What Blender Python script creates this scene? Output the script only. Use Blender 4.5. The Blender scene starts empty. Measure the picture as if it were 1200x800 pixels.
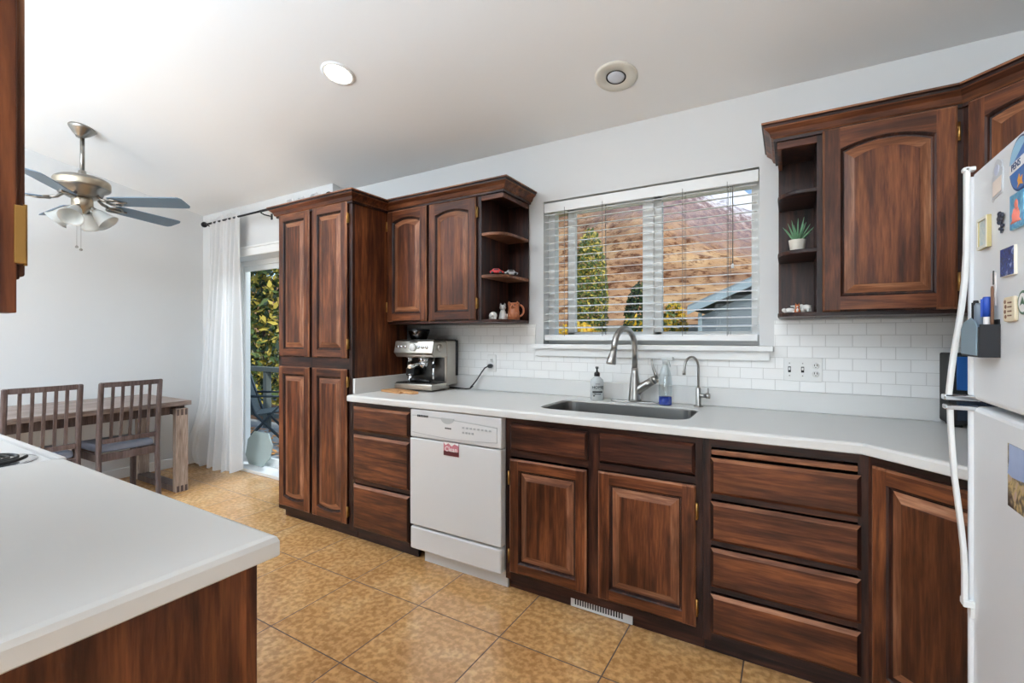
import bpy, bmesh, math, random
from mathutils import Vector, Matrix, noise
random.seed(7)
S = bpy.context.scene
COL = S.collection
PI = math.pi

# ------------------------------------------------------------------ camera, light, exposure
cam = bpy.data.objects.new('camera', bpy.data.cameras.new('camera'))
COL.objects.link(cam)
cam.location = (0, -2.6526, 1.2838)
cam.rotation_euler = (PI / 2, 0, math.radians(30.74))
cam.data.sensor_width = 36
cam.data.lens = 546.81 / 1200 * 36
cam.data.shift_y = -5.25 / 1200
cam.data.clip_start = 0.02
cam.data.clip_end = 5000
S.camera = cam
S.view_settings.view_transform = 'Standard'
S.view_settings.look = 'None'
S.view_settings.gamma = 1
S.view_settings.use_curve_mapping = False
S.view_settings.exposure = 0.09
S.cycles.use_denoising = True
S.cycles.max_bounces = 8
S.cycles.diffuse_bounces = 5
S.cycles.transparent_max_bounces = 16
S.cycles.sample_clamp_indirect = 6

W = bpy.data.worlds.new('sky')
S.world = W
W.use_nodes = True
wn = W.node_tree
sky = wn.nodes.new('ShaderNodeTexSky')
sky.sky_type = 'NISHITA'
sky.sun_disc = False
sky.sun_elevation = math.radians(42)
sky.sun_rotation = math.radians(115)
sky.altitude = 1400
wn.links.new(sky.outputs[0], wn.nodes['Background'].inputs[0])
wn.nodes['Background'].inputs[1].default_value = 0.2

def lamp(name, kind, loc, energy, color=(1, 1, 1), rot=(0, 0, 0), **kw):
    d = bpy.data.lights.new(name, kind)
    d.energy = energy
    d.color = color
    for k, v in kw.items():
        setattr(d, k, v)
    o = bpy.data.objects.new(name, d)
    COL.objects.link(o)
    o.location = loc
    o.rotation_euler = rot
    return o
sun = lamp('sun', 'SUN', (0, 0, 30), 3.2, (1, .95, .87), angle=math.radians(.6))
sun.rotation_euler = Vector((-.75, .34, -.6)).to_track_quat('-Z', 'Y').to_euler()
# added fill lamps behind the camera, set in front of invented rear windows
COOL = (.86, .935, 1)
lamp('rear_fill_light', 'AREA', (-3.2, -6.3, 1.55), 45, COOL, (PI / 2, 0, 0), shape='RECTANGLE', size=1.9, size_y=1.5)
lamp('rear_fill_light', 'AREA', (-.2, -6.3, 1.55), 50, COOL, (PI / 2, 0, 0), shape='RECTANGLE', size=1.9, size_y=1.5)
# added upward fill that brightens the vault, in place of a bounced flash
lamp('ceiling_fill_light', 'AREA', (-2.5, -4.5, 1.95), 450, (.7, .85, 1), (PI, 0, 0), shape='RECTANGLE', size=3.6, size_y=1.2)
# added area lamp over the patio, boosting skylight through the glass door
o = lamp('patio_fill_light', 'AREA', (-4.7, 1.75, 2.75), 110, (.85, .93, 1), shape='RECTANGLE', size=1.8, size_y=1.2)
o.rotation_euler = Vector((.1, -1.7, -1.7)).to_track_quat('-Z', 'Y').to_euler()

# ------------------------------------------------------------------ helpers: materials
def lin(c):
    return tuple(((v / 255) / 12.92 if v / 255 <= .04045 else ((v / 255 + .055) / 1.055) ** 2.4) for v in c)

def rgba(c):
    return (*lin(c), 1)

def mat(name, col=(200, 200, 200), rough=.5, metal=0., spec=.5, emit=None, estr=0, trans=0., coat=0., bump=0., bscale=200., alpha=1., sheen=0.):
    m = bpy.data.materials.new(name)
    m.use_nodes = True
    b = m.node_tree.nodes['Principled BSDF']
    b.inputs['Base Color'].default_value = rgba(col)
    b.inputs['Roughness'].default_value = rough
    b.inputs['Metallic'].default_value = metal
    b.inputs['Specular IOR Level'].default_value = spec
    b.inputs['Transmission Weight'].default_value = trans
    b.inputs['Coat Weight'].default_value = coat
    b.inputs['Alpha'].default_value = alpha
    if emit:
        b.inputs['Emission Color'].default_value = rgba(emit)
        b.inputs['Emission Strength'].default_value = estr
    if bump:
        nt = m.node_tree
        tc = nt.nodes.new('ShaderNodeTexCoord')
        n = nt.nodes.new('ShaderNodeTexNoise')
        n.inputs['Scale'].default_value = bscale
        n.inputs['Detail'].default_value = 4
        bp = nt.nodes.new('ShaderNodeBump')
        bp.inputs['Strength'].default_value = bump
        bp.inputs['Distance'].default_value = .002
        nt.links.new(tc.outputs['Object'], n.inputs['Vector'])
        nt.links.new(n.outputs[0], bp.inputs['Height'])
        nt.links.new(bp.outputs[0], b.inputs['Normal'])
    return m

def nodes(m):
    return m.node_tree, m.node_tree.nodes, m.node_tree.links, m.node_tree.nodes['Principled BSDF']

def ramp(nt, stops):
    r = nt.nodes.new('ShaderNodeValToRGB')
    e = r.color_ramp.elements
    while len(e) < len(stops):
        e.new(.5)
    for i, (p, c) in enumerate(stops):
        e[i].position = p
        e[i].color = rgba(c)
    return r

def mixc(nt, kind, fac, a, b):
    n = nt.nodes.new('ShaderNodeMix')
    n.data_type = 'RGBA'
    n.blend_type = kind
    for sock, v in ((n.inputs[0], fac), (n.inputs[6], a), (n.inputs[7], b)):
        if hasattr(v, 'is_output'):
            nt.links.new(v, sock)
        elif isinstance(v, tuple):
            sock.default_value = v
        else:
            sock.default_value = v
    return n.outputs[2]

def wood(name, axis, stops, rough=.38, dark=(.3, .27, .27), blotch=.75, scale=1.0):
    """stained wood: grain runs along axis (0 x, 1 y, 2 z) of the object's own coordinates"""
    m = mat(name, rough=rough, spec=.27)
    nt, N, L, B = nodes(m)
    tc = N.new('ShaderNodeTexCoord')
    oi = N.new('ShaderNodeObjectInfo')
    add = N.new('ShaderNodeVectorMath')
    add.operation = 'ADD'
    mul = N.new('ShaderNodeVectorMath')
    mul.operation = 'SCALE'
    mul.inputs[0].default_value = (13.1, 7.7, 17.3)
    L.new(oi.outputs['Random'], mul.inputs['Scale'])
    L.new(tc.outputs['Object'], add.inputs[0])
    L.new(mul.outputs[0], add.inputs[1])
    mp = N.new('ShaderNodeMapping')
    sc = [16 * scale] * 3
    sc[axis] = 1.3 * scale
    mp.inputs['Scale'].default_value = sc
    L.new(add.outputs[0], mp.inputs[0])
    n1 = N.new('ShaderNodeTexNoise')
    n1.inputs['Scale'].default_value = 2.1
    n1.inputs['Detail'].default_value = 8
    n1.inputs['Roughness'].default_value = .62
    n1.inputs['Distortion'].default_value = .3
    L.new(mp.outputs[0], n1.inputs['Vector'])
    r1 = ramp(nt, stops)
    L.new(n1.outputs[0], r1.inputs[0])
    mp2 = N.new('ShaderNodeMapping')
    s2 = [5.5] * 3
    s2[axis] = 2.2
    mp2.inputs['Scale'].default_value = s2
    L.new(add.outputs[0], mp2.inputs[0])
    n2 = N.new('ShaderNodeTexNoise')
    n2.inputs['Scale'].default_value = 1.0
    n2.inputs['Detail'].default_value = 3
    L.new(mp2.outputs[0], n2.inputs['Vector'])
    mr = N.new('ShaderNodeMapRange')
    mr.inputs[1].default_value = .42
    mr.inputs[2].default_value = .62
    mr.inputs[3].default_value = 0
    mr.inputs[4].default_value = blotch
    L.new(n2.outputs[0], mr.inputs[0])
    c = mixc(nt, 'MULTIPLY', mr.outputs[0], r1.outputs[0], (*dark, 1))
    # fine pores
    n3 = N.new('ShaderNodeTexNoise')
    n3.inputs['Scale'].default_value = 9
    n3.inputs['Detail'].default_value = 3
    L.new(mp.outputs[0], n3.inputs['Vector'])
    r3 = N.new('ShaderNodeMapRange')
    r3.inputs[1].default_value = .35
    r3.inputs[2].default_value = .6
    r3.inputs[3].default_value = .55
    r3.inputs[4].default_value = 0
    L.new(n3.outputs[0], r3.inputs[0])
    c = mixc(nt, 'MULTIPLY', r3.outputs[0], c, (.45, .38, .36, 1))
    L.new(c, B.inputs['Base Color'])
    bp = N.new('ShaderNodeBump')
    bp.inputs['Strength'].default_value = .12
    bp.inputs['Distance'].default_value = .002
    L.new(n3.outputs[0], bp.inputs['Height'])
    L.new(bp.outputs[0], B.inputs['Normal'])
    return m

CHERRY = [(.26, (48, 26, 19)), (.45, (96, 53, 33)), (.58, (126, 73, 43)), (.76, (156, 97, 58))]
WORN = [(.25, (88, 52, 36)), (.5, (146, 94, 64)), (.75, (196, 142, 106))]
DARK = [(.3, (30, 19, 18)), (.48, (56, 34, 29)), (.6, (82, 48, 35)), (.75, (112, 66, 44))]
W_V = wood('stained_wood_vertical', 2, CHERRY)
W_H = wood('stained_wood_horizontal', 0, CHERRY)
W_WORN = wood('worn_wood_edge', 0, WORN, blotch=.6)
W_WORNV = wood('worn_wood_edge_upright', 2, WORN, blotch=.75)
W_DK = wood('dark_stained_wood', 2, DARK, blotch=.75)
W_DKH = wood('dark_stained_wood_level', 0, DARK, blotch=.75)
MIXED = [(.3, (34, 21, 18)), (.46, (70, 40, 31)), (.58, (98, 56, 38)), (.74, (138, 84, 54))]
W_MX = wood('half_dark_stained_wood', 0, MIXED, blotch=.9)
W_TBL = wood('smoked_table_wood', 1, [(.3, (122, 107, 100)), (.55, (158, 143, 135)), (.75, (178, 163, 154))], blotch=.3, dark=(.7, .68, .66), rough=.5)
W_TBLV = wood('pale_table_leg_wood', 2, [(.3, (146, 128, 116)), (.55, (186, 168, 154)), (.75, (204, 188, 174))], blotch=.3, dark=(.75, .72, .7), rough=.5)
W_CHR = wood('dark_chair_wood', 2, [(.3, (78, 66, 65)), (.55, (108, 94, 91)), (.75, (128, 113, 109))], blotch=.4, dark=(.6, .58, .56), rough=.45)
M_WALL = mat('painted_wall', (216, 216, 215), .85, spec=.2, bump=.06, bscale=140)
M_CEIL = mat('painted_ceiling', (244, 244, 243), .9, spec=.15, bump=.12, bscale=70)
M_TRIM = mat('white_trim_paint', (236, 236, 234), .4)
M_LAM = mat('white_laminate', (213, 212, 209), .32, bump=.02, bscale=500)
M_STEEL = mat('brushed_nickel', (170, 168, 164), .28, metal=1)
M_STEELR = mat('brushed_steel_sink', (150, 150, 148), .36, metal=1)
M_CHROME = mat('chrome', (210, 212, 214), .12, metal=1)
M_BRASS = mat('antique_brass', (176, 136, 78), .35, metal=1)
M_BLACK = mat('black_plastic', (18, 18, 20), .4)
M_IRON = mat('black_iron', (26, 25, 26), .45, metal=.6)
M_APPL = mat('white_appliance_enamel', (214, 214, 214), .3, coat=.2)
M_APPLG = mat('grey_appliance_plastic', (176, 178, 178), .4)
M_FRIDGE = mat('white_fridge_enamel', (226, 228, 230), .38, bump=.05, bscale=260)
M_GLASSY = mat('frosted_white_glass', (235, 238, 236), .35, trans=.35)
M_DARKGAP = mat('dark_gap', (14, 12, 12), .8)

def glass(name, tint=(.97, .985, .98), refl=.06):
    m = bpy.data.materials.new(name)
    m.use_nodes = True
    nt = m.node_tree
    nt.nodes.clear()
    out = nt.nodes.new('ShaderNodeOutputMaterial')
    t = nt.nodes.new('ShaderNodeBsdfTransparent')
    t.inputs[0].default_value = (*tint, 1)
    g = nt.nodes.new('ShaderNodeBsdfGlossy')
    g.inputs['Roughness'].default_value = .02
    mx = nt.nodes.new('ShaderNodeMixShader')
    mx.inputs[0].default_value = refl
    nt.links.new(t.outputs[0], mx.inputs[1])
    nt.links.new(g.outputs[0], mx.inputs[2])
    nt.links.new(mx.outputs[0], out.inputs[0])
    return m
M_PANE = glass('window_glass', refl=.008)
M_CLEAR = glass('clear_plastic', (.86, .9, .91), .12)
M_SMOKE = glass('smoked_plastic', (.16, .17, .2), .18)

# ------------------------------------------------------------------ helpers: objects
WM = {}

def put(o, parent, mw):
    COL.objects.link(o)
    if parent is not None:
        o.parent = parent
        o.matrix_parent_inverse = Matrix()
        o.matrix_basis = WM[parent].inverted() @ mw
    else:
        o.matrix_basis = mw
    WM[o] = mw
    return o

def tag(o, label=None, cat=None, group=None, kind=None):
    if label: o['label'] = label
    if cat: o['category'] = cat
    if group: o['group'] = group
    if kind: o['kind'] = kind
    return o

def thing(name, loc, label, cat, rz=0, group=None):
    o = bpy.data.objects.new(name, None)
    o.empty_display_size = .05
    put(o, None, Matrix.Translation(loc) @ Matrix.Rotation(rz, 4, 'Z'))
    return tag(o, label, cat, group)

class MB:
    """collects shapes in one mesh; coordinates are those of the thing (local=True) or of the room"""
    def __init__(s):
        s.b = bmesh.new()

    def _fin(s, faces, mi, smooth=False):
        for f in faces:
            f.material_index = mi
            f.smooth = smooth

    def box(s, x0, x1, y0, y1, z0, z1, mi=0, bev=0., seg=2, rot=None):
        x0, x1 = min(x0, x1), max(x0, x1); y0, y1 = min(y0, y1), max(y0, y1); z0, z1 = min(z0, z1), max(z0, z1)
        t = bmesh.new()
        bmesh.ops.create_cube(t, size=1)
        for v in t.verts:
            v.co = Vector(((x0 + x1) / 2 + v.co.x * (x1 - x0), (y0 + y1) / 2 + v.co.y * (y1 - y0), (z0 + z1) / 2 + v.co.z * (z1 - z0)))
        if bev:
            bmesh.ops.bevel(t, geom=t.edges[:], offset=min(bev, .49 * min(x1 - x0, y1 - y0, z1 - z0)), segments=seg, profile=.5, affect='EDGES')
        if rot:
            c = Vector(((x0 + x1) / 2, (y0 + y1) / 2, (z0 + z1) / 2))
            R = rot if isinstance(rot, Matrix) else Matrix.Rotation(rot[1], 3, rot[0])
            for v in t.verts:
                v.co = c + R @ (v.co - c)
        s.join(t, mi)
        return s

    def join(s, t, mi=None, smooth=None):
        vm = {}
        for v in t.verts:
            vm[v] = s.b.verts.new(v.co)
        for f in t.faces:
            try:
                nf = s.b.faces.new([vm[v] for v in f.verts])
                nf.material_index = f.material_index if mi is None else mi
                nf.smooth = f.smooth if smooth is None else smooth
            except ValueError:
                pass
        t.free()

    def prism(s, poly, z0, z1, mi=0, plane='xy', bev=0.):
        """extrude a 2-D polygon; plane xy -> along z, xz -> along y, yz -> along x"""
        t = bmesh.new()
        def P(a, b, c):
            return {'xy': (a, b, c), 'xz': (a, c, b), 'yz': (c, a, b)}[plane]
        lo = [t.verts.new(P(a, b, z0)) for a, b in poly]
        hi = [t.verts.new(P(a, b, z1)) for a, b in poly]
        n = len(poly)
        fs = [t.faces.new(lo[::-1]), t.faces.new(hi)]
        for i in range(n):
            fs.append(t.faces.new([lo[i], lo[(i + 1) % n], hi[(i + 1) % n], hi[i]]))
        bmesh.ops.recalc_face_normals(t, faces=t.faces[:])
        if bev:
            bmesh.ops.bevel(t, geom=t.edges[:], offset=bev, segments=2, profile=.5, affect='EDGES')
        s.join(t, mi)
        return s

    def tube(s, path, r, mi=0, n=12, caps=True, flat=1.):
        path = [Vector(p) for p in path]
        rs = r if isinstance(r, (list, tuple)) else [r] * len(path)
        rings = []
        up = None
        for i, p in enumerate(path):
            d = (path[min(i + 1, len(path) - 1)] - path[max(i - 1, 0)]).normalized()
            if up is None:
                up = Vector((0, 0, 1)) if abs(d.z) < .9 else Vector((0, 1, 0))
            u = (up - d * up.dot(d)).normalized()
            w = d.cross(u)
            up = u
            rings.append([s.b.verts.new(p + u * math.cos(a) * rs[i] * flat + w * math.sin(a) * rs[i]) for a in [2 * PI * k / n for k in range(n)]])
        for a, b in zip(rings, rings[1:]):
            for k in range(n):
                f = s.b.faces.new([a[k], a[(k + 1) % n], b[(k + 1) % n], b[k]])
                f.material_index = mi; f.smooth = True
        if caps:
            for R in (rings[0][::-1], rings[-1]):
                f = s.b.faces.new(R); f.material_index = mi
        return s

    def lathe(s, prof, o=(0, 0, 0), ax='z', n=28, mi=0, smooth=True, sx=1., sy=1., M=None):
        """profile of (radius, height) pairs spun round an axis"""
        o = Vector(o)
        def P(r, h, a):
            x, y = r * math.cos(a) * sx, r * math.sin(a) * sy
            v = Vector({'z': (x, y, h), 'x': (h, x, y), 'y': (x, -h, y)}[ax])
            return o + (M @ v if M else v)
        rings = []
        for r, h in prof:
            if r < 1e-6:
                rings.append([s.b.verts.new(P(0, h, 0))])
            else:
                rings.append([s.b.verts.new(P(r, h, 2 * PI * k / n)) for k in range(n)])
        new = []
        for a, b in zip(rings, rings[1:]):
            if len(a) == 1 and len(b) == 1:
                continue
            for k in range(n):
                k2 = (k + 1) % n
                if len(a) == 1: vs = [a[0], b[k2], b[k]]
                elif len(b) == 1: vs = [a[k], a[k2], b[0]]
                else: vs = [a[k], a[k2], b[k2], b[k]]
                f = s.b.faces.new(vs); new.append(f)
                f.material_index = mi; f.smooth = smooth
        for R in (rings[0], rings[-1]):
            if len(R) > 1:
                f = s.b.faces.new(R if R is rings[-1] else R[::-1]); f.material_index = mi; new.append(f)
        bmesh.ops.recalc_face_normals(s.b, faces=new)
        return s

    def ball(s, c, r, mi=0, scale=(1, 1, 1), n=16, rot=None):
        t = bmesh.new()
        bmesh.ops.create_uvsphere(t, u_segments=n, v_segments=max(6, n // 2), radius=r)
        for v in t.verts:
            q = Vector((v.co.x * scale[0], v.co.y * scale[1], v.co.z * scale[2]))
            v.co = Vector(c) + (rot @ q if rot else q)
        for f in t.faces: f.smooth = True
        s.join(t, mi)
        return s

    def sweep(s, path, prof, mi=0, closed=False, mis=None):
        """sweep a profile of (out, up) along a level path of (x, y, z) with mitred corners; out is to the right of travel"""
        P = [Vector(p) for p in path]
        rings = []
        for i, p in enumerate(P):
            ds = []
            if i > 0: ds.append((P[i] - P[i - 1]).normalized())
            if i < len(P) - 1: ds.append((P[i + 1] - P[i]).normalized())
            ns = [Vector((d.y, -d.x, 0)) for d in ds]
            if len(ns) == 2:
                m = (ns[0] + ns[1]); m = m / (m.dot(ns[0]))
            else:
                m = ns[0]
            rings.append([s.b.verts.new(p + m * a + Vector((0, 0, b))) for a, b in prof])
        n = len(prof)
        for a, b in zip(rings, rings[1:]):
            for k in range(n):
                f = s.b.faces.new([a[k], b[k], b[(k + 1) % n], a[(k + 1) % n]])
                f.material_index = mis[k] if mis else mi
        s.b.faces.new(rings[0]).material_index = mi
        s.b.faces.new(rings[-1][::-1]).material_index = mi
        return s

    def quad(s, pts, mi=0):
        f = s.b.faces.new([s.b.verts.new(p) for p in pts]); f.material_index = mi
        return s

    def rings(s, R, mi=0, cap0=False, cap1=True, smooth=False, fn=None):
        V = [[s.b.verts.new(p) for p in r] for r in R]
        n = len(V[0])
        for j, (a, b) in enumerate(zip(V, V[1:])):
            for k in range(n):
                f = s.b.faces.new([a[k], a[(k + 1) % n], b[(k + 1) % n], b[k]])
                f.material_index = fn(j, k) if fn else mi
                f.smooth = smooth
        if cap0:
            s.b.faces.new(V[0][::-1]).material_index = fn(-1, 0) if fn else mi
        if cap1:
            s.b.faces.new(V[-1]).material_index = fn(len(V), 0) if fn else mi
        return s

    def build(s, name, mats, parent=None, local=False, loc=None, recalc=True, sharp=None):
        if recalc:
            bmesh.ops.recalc_face_normals(s.b, faces=s.b.faces[:])
        me = bpy.data.meshes.new(name)
        if parent is not None:
            mw = WM[parent].copy()
        else:
            mw = Matrix.Translation(loc or (0, 0, 0))
        if not local:
            s.b.transform(mw.inverted())
        s.b.to_mesh(me)
        s.b.free()
        for m in (mats if isinstance(mats, (list, tuple)) else [mats]):
            me.materials.append(m)
        o = bpy.data.objects.new(name, me)
        return put(o, parent, mw)

def struct(name, mb, mats, parent=None):
    o = mb.build(name, mats, parent)
    if parent is None: o['kind'] = 'structure'
    return o

def text(body, size, loc, rot, m, parent, depth=.0006, name='lettering', align='CENTER', sx=1., local=False):
    from mathutils import Euler
    c = bpy.data.curves.new(name, 'FONT')
    c.body = body
    c.size = size
    c.extrude = depth
    c.align_x = align
    c.align_y = 'CENTER'
    f = bpy.data.objects.new('font', c)
    COL.objects.link(f)
    bpy.context.view_layer.update()
    me = bpy.data.meshes.new_from_object(f.evaluated_get(bpy.context.evaluated_depsgraph_get()))
    bpy.data.objects.remove(f)
    me.materials.clear()
    me.materials.append(m)
    me.name = name
    M = Matrix.Translation(loc) @ Euler(rot).to_matrix().to_4x4() @ Matrix.Diagonal((sx, 1, 1, 1))
    if not local:
        M = WM[parent].inverted() @ M
    me.transform(M)
    return put(bpy.data.objects.new(name, me), parent, WM[parent].copy())

def inset(poly, d):
    """offset a counter-clockwise polygon inwards by d"""
    n = len(poly)
    out = []
    for i in range(n):
        p0, p1, p2 = Vector(poly[i - 1]), Vector(poly[i]), Vector(poly[(i + 1) % n])
        d1, d2 = (p1 - p0).normalized(), (p2 - p1).normalized()
        n1, n2 = Vector((-d1.y, d1.x)), Vector((-d2.y, d2.x))
        m = n1 + n2
        m = m / max(m.dot(n1), .2)
        out.append(tuple(p1 + m * d))
    return out

def rrect(x0, x1, y0, y1, r, n=6):
    out = []
    for cx, cy, a0 in ((x1 - r, y0 + r, -PI / 2), (x1 - r, y1 - r, 0), (x0 + r, y1 - r, PI / 2), (x0 + r, y0 + r, PI)):
        for k in range(n + 1):
            a = a0 + PI / 2 * k / n
            out.append((cx + r * math.cos(a), cy + r * math.sin(a)))
    return out

def slab(mb, poly, z0, z1, r=.008, hole=None, mi=0):
    """countertop: counter-clockwise outline with eased edges and an optional cut-out"""
    b = mb.b
    ringz = [(r, z1), (r * .3, z1 - r * .3), (0, z1 - r), (0, z0 + .003), (.003, z0)]
    R = [[b.verts.new((x, y, z)) for x, y in (inset(poly, d) if d else poly)] for d, z in ringz]
    n = len(poly)
    for a, c in zip(R, R[1:]):
        for k in range(n):
            f = b.faces.new([a[k], c[k], c[(k + 1) % n], a[(k + 1) % n]]); f.material_index = mi
    for zz, ring in ((z1, R[0]), (z0, R[-1])):
        edges = []
        for k in range(n):
            e = b.edges.get((ring[k], ring[(k + 1) % n])) or b.edges.new((ring[k], ring[(k + 1) % n]))
            edges.append(e)
        if hole:
            hv = [b.verts.new((x, y, zz)) for x, y in hole]
            if zz == z1: h1 = hv
            else: h0 = hv
            for k in range(len(hv)):
                edges.append(b.edges.new((hv[k], hv[(k + 1) % len(hv)])))
        g = bmesh.ops.triangle_fill(b, use_beauty=True, use_dissolve=False, edges=edges)
        for f in g['geom']:
            if isinstance(f, bmesh.types.BMFace): f.material_index = mi
    if hole:
        for k in range(len(hole)):
            k2 = (k + 1) % len(hole)
            f = b.faces.new([h1[k], h1[k2], h0[k2], h0[k]]); f.material_index = mi

# ------------------------------------------------------------------ helpers: cabinet joinery
DOORM = [W_V, W_H, W_WORN, W_WORNV, W_DK]

def outline(w, h, ins, arch_t=0., arch_b=0., K=12, st=None):
    """door outline in x, z with inset; straight or bowed top and bottom edges; st splits rails from full-height stiles"""
    x0, x1 = ins, w - ins
    a0, a1 = (x0, x1) if st is None else (st, w - st)
    pts = []
    for k in range(K + 1):                      # bottom rail, left to right
        t = k / K
        pts.append((a0 + (a1 - a0) * t, ins - arch_b * (1 - (2 * t - 1) ** 2) + arch_b))
    pts += [(x1, ins + arch_b), (x1, h - ins - arch_t)]
    for k in range(K + 1):                      # top rail, right to left
        t = k / K
        pts.append((a1 + (a0 - a1) * t, h - ins + arch_t * (1 - (2 * t - 1) ** 2) - arch_t))
    pts += [(x0, h - ins - arch_t), (x0, ins + arch_b)]
    return pts, K

def door(parent, x, y, z, w, h, arch_t=0., arch_b=0., stile=.058, t=.02, hinges=(), local=False, name='door'):
    """raised-panel door; front faces -y; hinges = list of (side, height)"""
    mb = MB()
    spec = [(0, 0, 0), (0, t - .007, 0), (.008, t, 0), (stile - .006, t, 1), (stile, t - .004, 1), (stile + .003, t - .011, 1), (stile + .008, t - .012, 1),
            (stile + .04, t - .002, 1), (stile + .043, t - .0015, 1)]
    R = []
    for ins, dep, curved in spec:
        o, K = outline(w, h, ins, arch_t if curved else 0, arch_b if curved else 0, st=None if curved else stile - .006)
        if not curved and (arch_t or arch_b):
            pass
        R.append([(x + a, y - dep, z + b) for a, b in o])
    NB = K + 1
    def fn(j, k):
        side = 'b' if k < K else ('r' if k < K + 3 else ('t' if k < 2 * K + 3 else 'l'))
        if j == 1: return 2 if side == 't' else (3 if side in 'lr' else 4)
        if j == 2: return 0 if side in 'lr' else 1
        if j == 0: return 4
        if j in (3, 4): return 4
        if j == 5: return 4
        if j == 6: return 2 if side in 'bt' else 3
        return 0
    mb.rings(R, fn=fn, cap0=True)
    bmesh.ops.remove_doubles(mb.b, verts=mb.b.verts[:], dist=1e-6)
    d = mb.build(name, DOORM, parent, local=local)
    for side, hz in hinges:
        hx = x - .004 if side == 'l' else x + w + .004
        m = MB()
        m.box(hx - .005, hx + .005, y - .012, y - .001, z + hz, z + hz + .06, 0, .002)
        m.tube([(hx, y - .016, z + hz - .004), (hx, y - .016, z + hz + .064)], .0042, n=8)
        m.build('hinge', M_BRASS, d, local=local)
    return d

def drawer(parent, x, y, z, w, h, t=.02, local=False, name='drawer', bev=.016, lip=2, mats=None):
    mb = MB()
    spec = [(0, 0), (0, t - .011), (bev, t), (bev + .002, t)]
    R = []
    for ins, dep in spec:
        R.append([(x + ins, y - dep, z + ins), (x + w - ins, y - dep, z + ins), (x + w - ins, y - dep, z + h - ins), (x + ins, y - dep, z + h - ins)])
    def fn(j, k):
        if j == 1: return (1, 4, lip, 4)[k] if True else 0
        if j == 0: return 4
        return 1
    mb.rings(R, fn=fn, cap0=True)
    return mb.build(name, mats or DOORM, parent, local=local)

CROWN = [(0, 0), (.012, 0), (.014, .012), (.022, .016), (.03, .036), (.046, .05), (.05, .053), (.05, .062), (.058, .066), (.058, .074), (0, .074)]
CROWN_M = [4, 4, 2, 1, 1, 2, 4, 4, 2, 1, 4]
CROWNM = [W_V, W_H, W_WORN, W_WORNV, W_DKH]

# ------------------------------------------------------------------ the room
def slope(y):
    return 2.512 - .192 * y
XL, XR = -5.23, 1.17
# floor tiles
M_FLOOR = mat('travertine_look_tile', rough=.3, spec=1.)
def floor_nodes():
    nt, N, L, B = nodes(M_FLOOR)
    tc = N.new('ShaderNodeTexCoord')
    mp = N.new('ShaderNodeMapping')
    T = .456
    mp.inputs['Location'].default_value = (2.436 / T + 40, .962 / T + 40, 0)
    mp.inputs['Scale'].default_value = (1 / T, 1 / T, 1)
    L.new(tc.outputs['Object'], mp.inputs[0])
    br = N.new('ShaderNodeTexBrick')
    br.offset = 0
    br.squash = 1
    br.inputs['Scale'].default_value = 1
    br.inputs['Mortar Size'].default_value = .0062
    br.inputs['Mortar Smooth'].default_value = .1
    br.inputs['Brick Width'].default_value = 1
    br.inputs['Row Height'].default_value = 1
    br.inputs['Color1'].default_value = (0, 0, 0, 1)
    br.inputs['Color2'].default_value = (1, 1, 1, 1)
    L.new(mp.outputs[0], br.inputs['Vector'])
    n1 = N.new('ShaderNodeTexNoise')
    n1.inputs['Scale'].default_value = 3.4
    n1.inputs['Detail'].default_value = 12
    n1.inputs['Roughness'].default_value = .7
    n1.inputs['Distortion'].default_value = .35
    n1.noise_dimensions = '4D'
    L.new(tc.outputs['Object'], n1.inputs['Vector'])
    ml = N.new('ShaderNodeMath'); ml.operation = 'MULTIPLY'; ml.inputs[1].default_value = 9
    L.new(br.outputs['Color'], ml.inputs[0])
    L.new(ml.outputs[0], n1.inputs['W'])
    r = ramp(nt, [(.22, (186, 136, 84)), (.5, (216, 167, 109)), (.8, (236, 200, 150))])
    L.new(n1.outputs[0], r.inputs[0])
    n2 = N.new('ShaderNodeTexNoise')
    n2.inputs['Scale'].default_value = 38
    n2.inputs['Detail'].default_value = 6
    L.new(tc.outputs['Object'], n2.inputs['Vector'])
    r2 = ramp(nt, [(.42, (205, 196, 186)), (.6, (255, 255, 255))])
    L.new(n2.outputs[0], r2.inputs[0])
    c = mixc(nt, 'MULTIPLY', .8, r.outputs[0], r2.outputs[0])
    c = mixc(nt, 'MIX', br.outputs['Fac'], c, rgba((82, 60, 44)))
    L.new(c, B.inputs['Base Color'])
    bp = N.new('ShaderNodeBump')
    bp.inputs['Strength'].default_value = .5
    bp.inputs['Distance'].default_value = .003
    bp.invert = True
    L.new(br.outputs['Fac'], bp.inputs['Height'])
    L.new(bp.outputs[0], B.inputs['Normal'])
    rr = N.new('ShaderNodeMapRange')
    rr.inputs[3].default_value = .24
    rr.inputs[4].default_value = .8
    L.new(br.outputs['Fac'], rr.inputs[0])
    L.new(rr.outputs[0], B.inputs['Roughness'])
floor_nodes()
mb = MB(); mb.box(XL - .15, XR + 2.2, -6.6, .14, -.08, 0); struct('floor', mb, M_FLOOR)

# vaulted ceiling
mb = MB()
prof = [(.14, slope(.14)), (-3.6, slope(-3.6)), (-6.6, slope(-3.6)), (-6.6, slope(-3.6) + .1), (-3.6, slope(-3.6) + .1), (.14, slope(.14) + .1)]
mb.prism(prof, XL - .15, XR + 2.2, 0, 'yz'); struct('ceiling', mb, M_CEIL)

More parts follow.
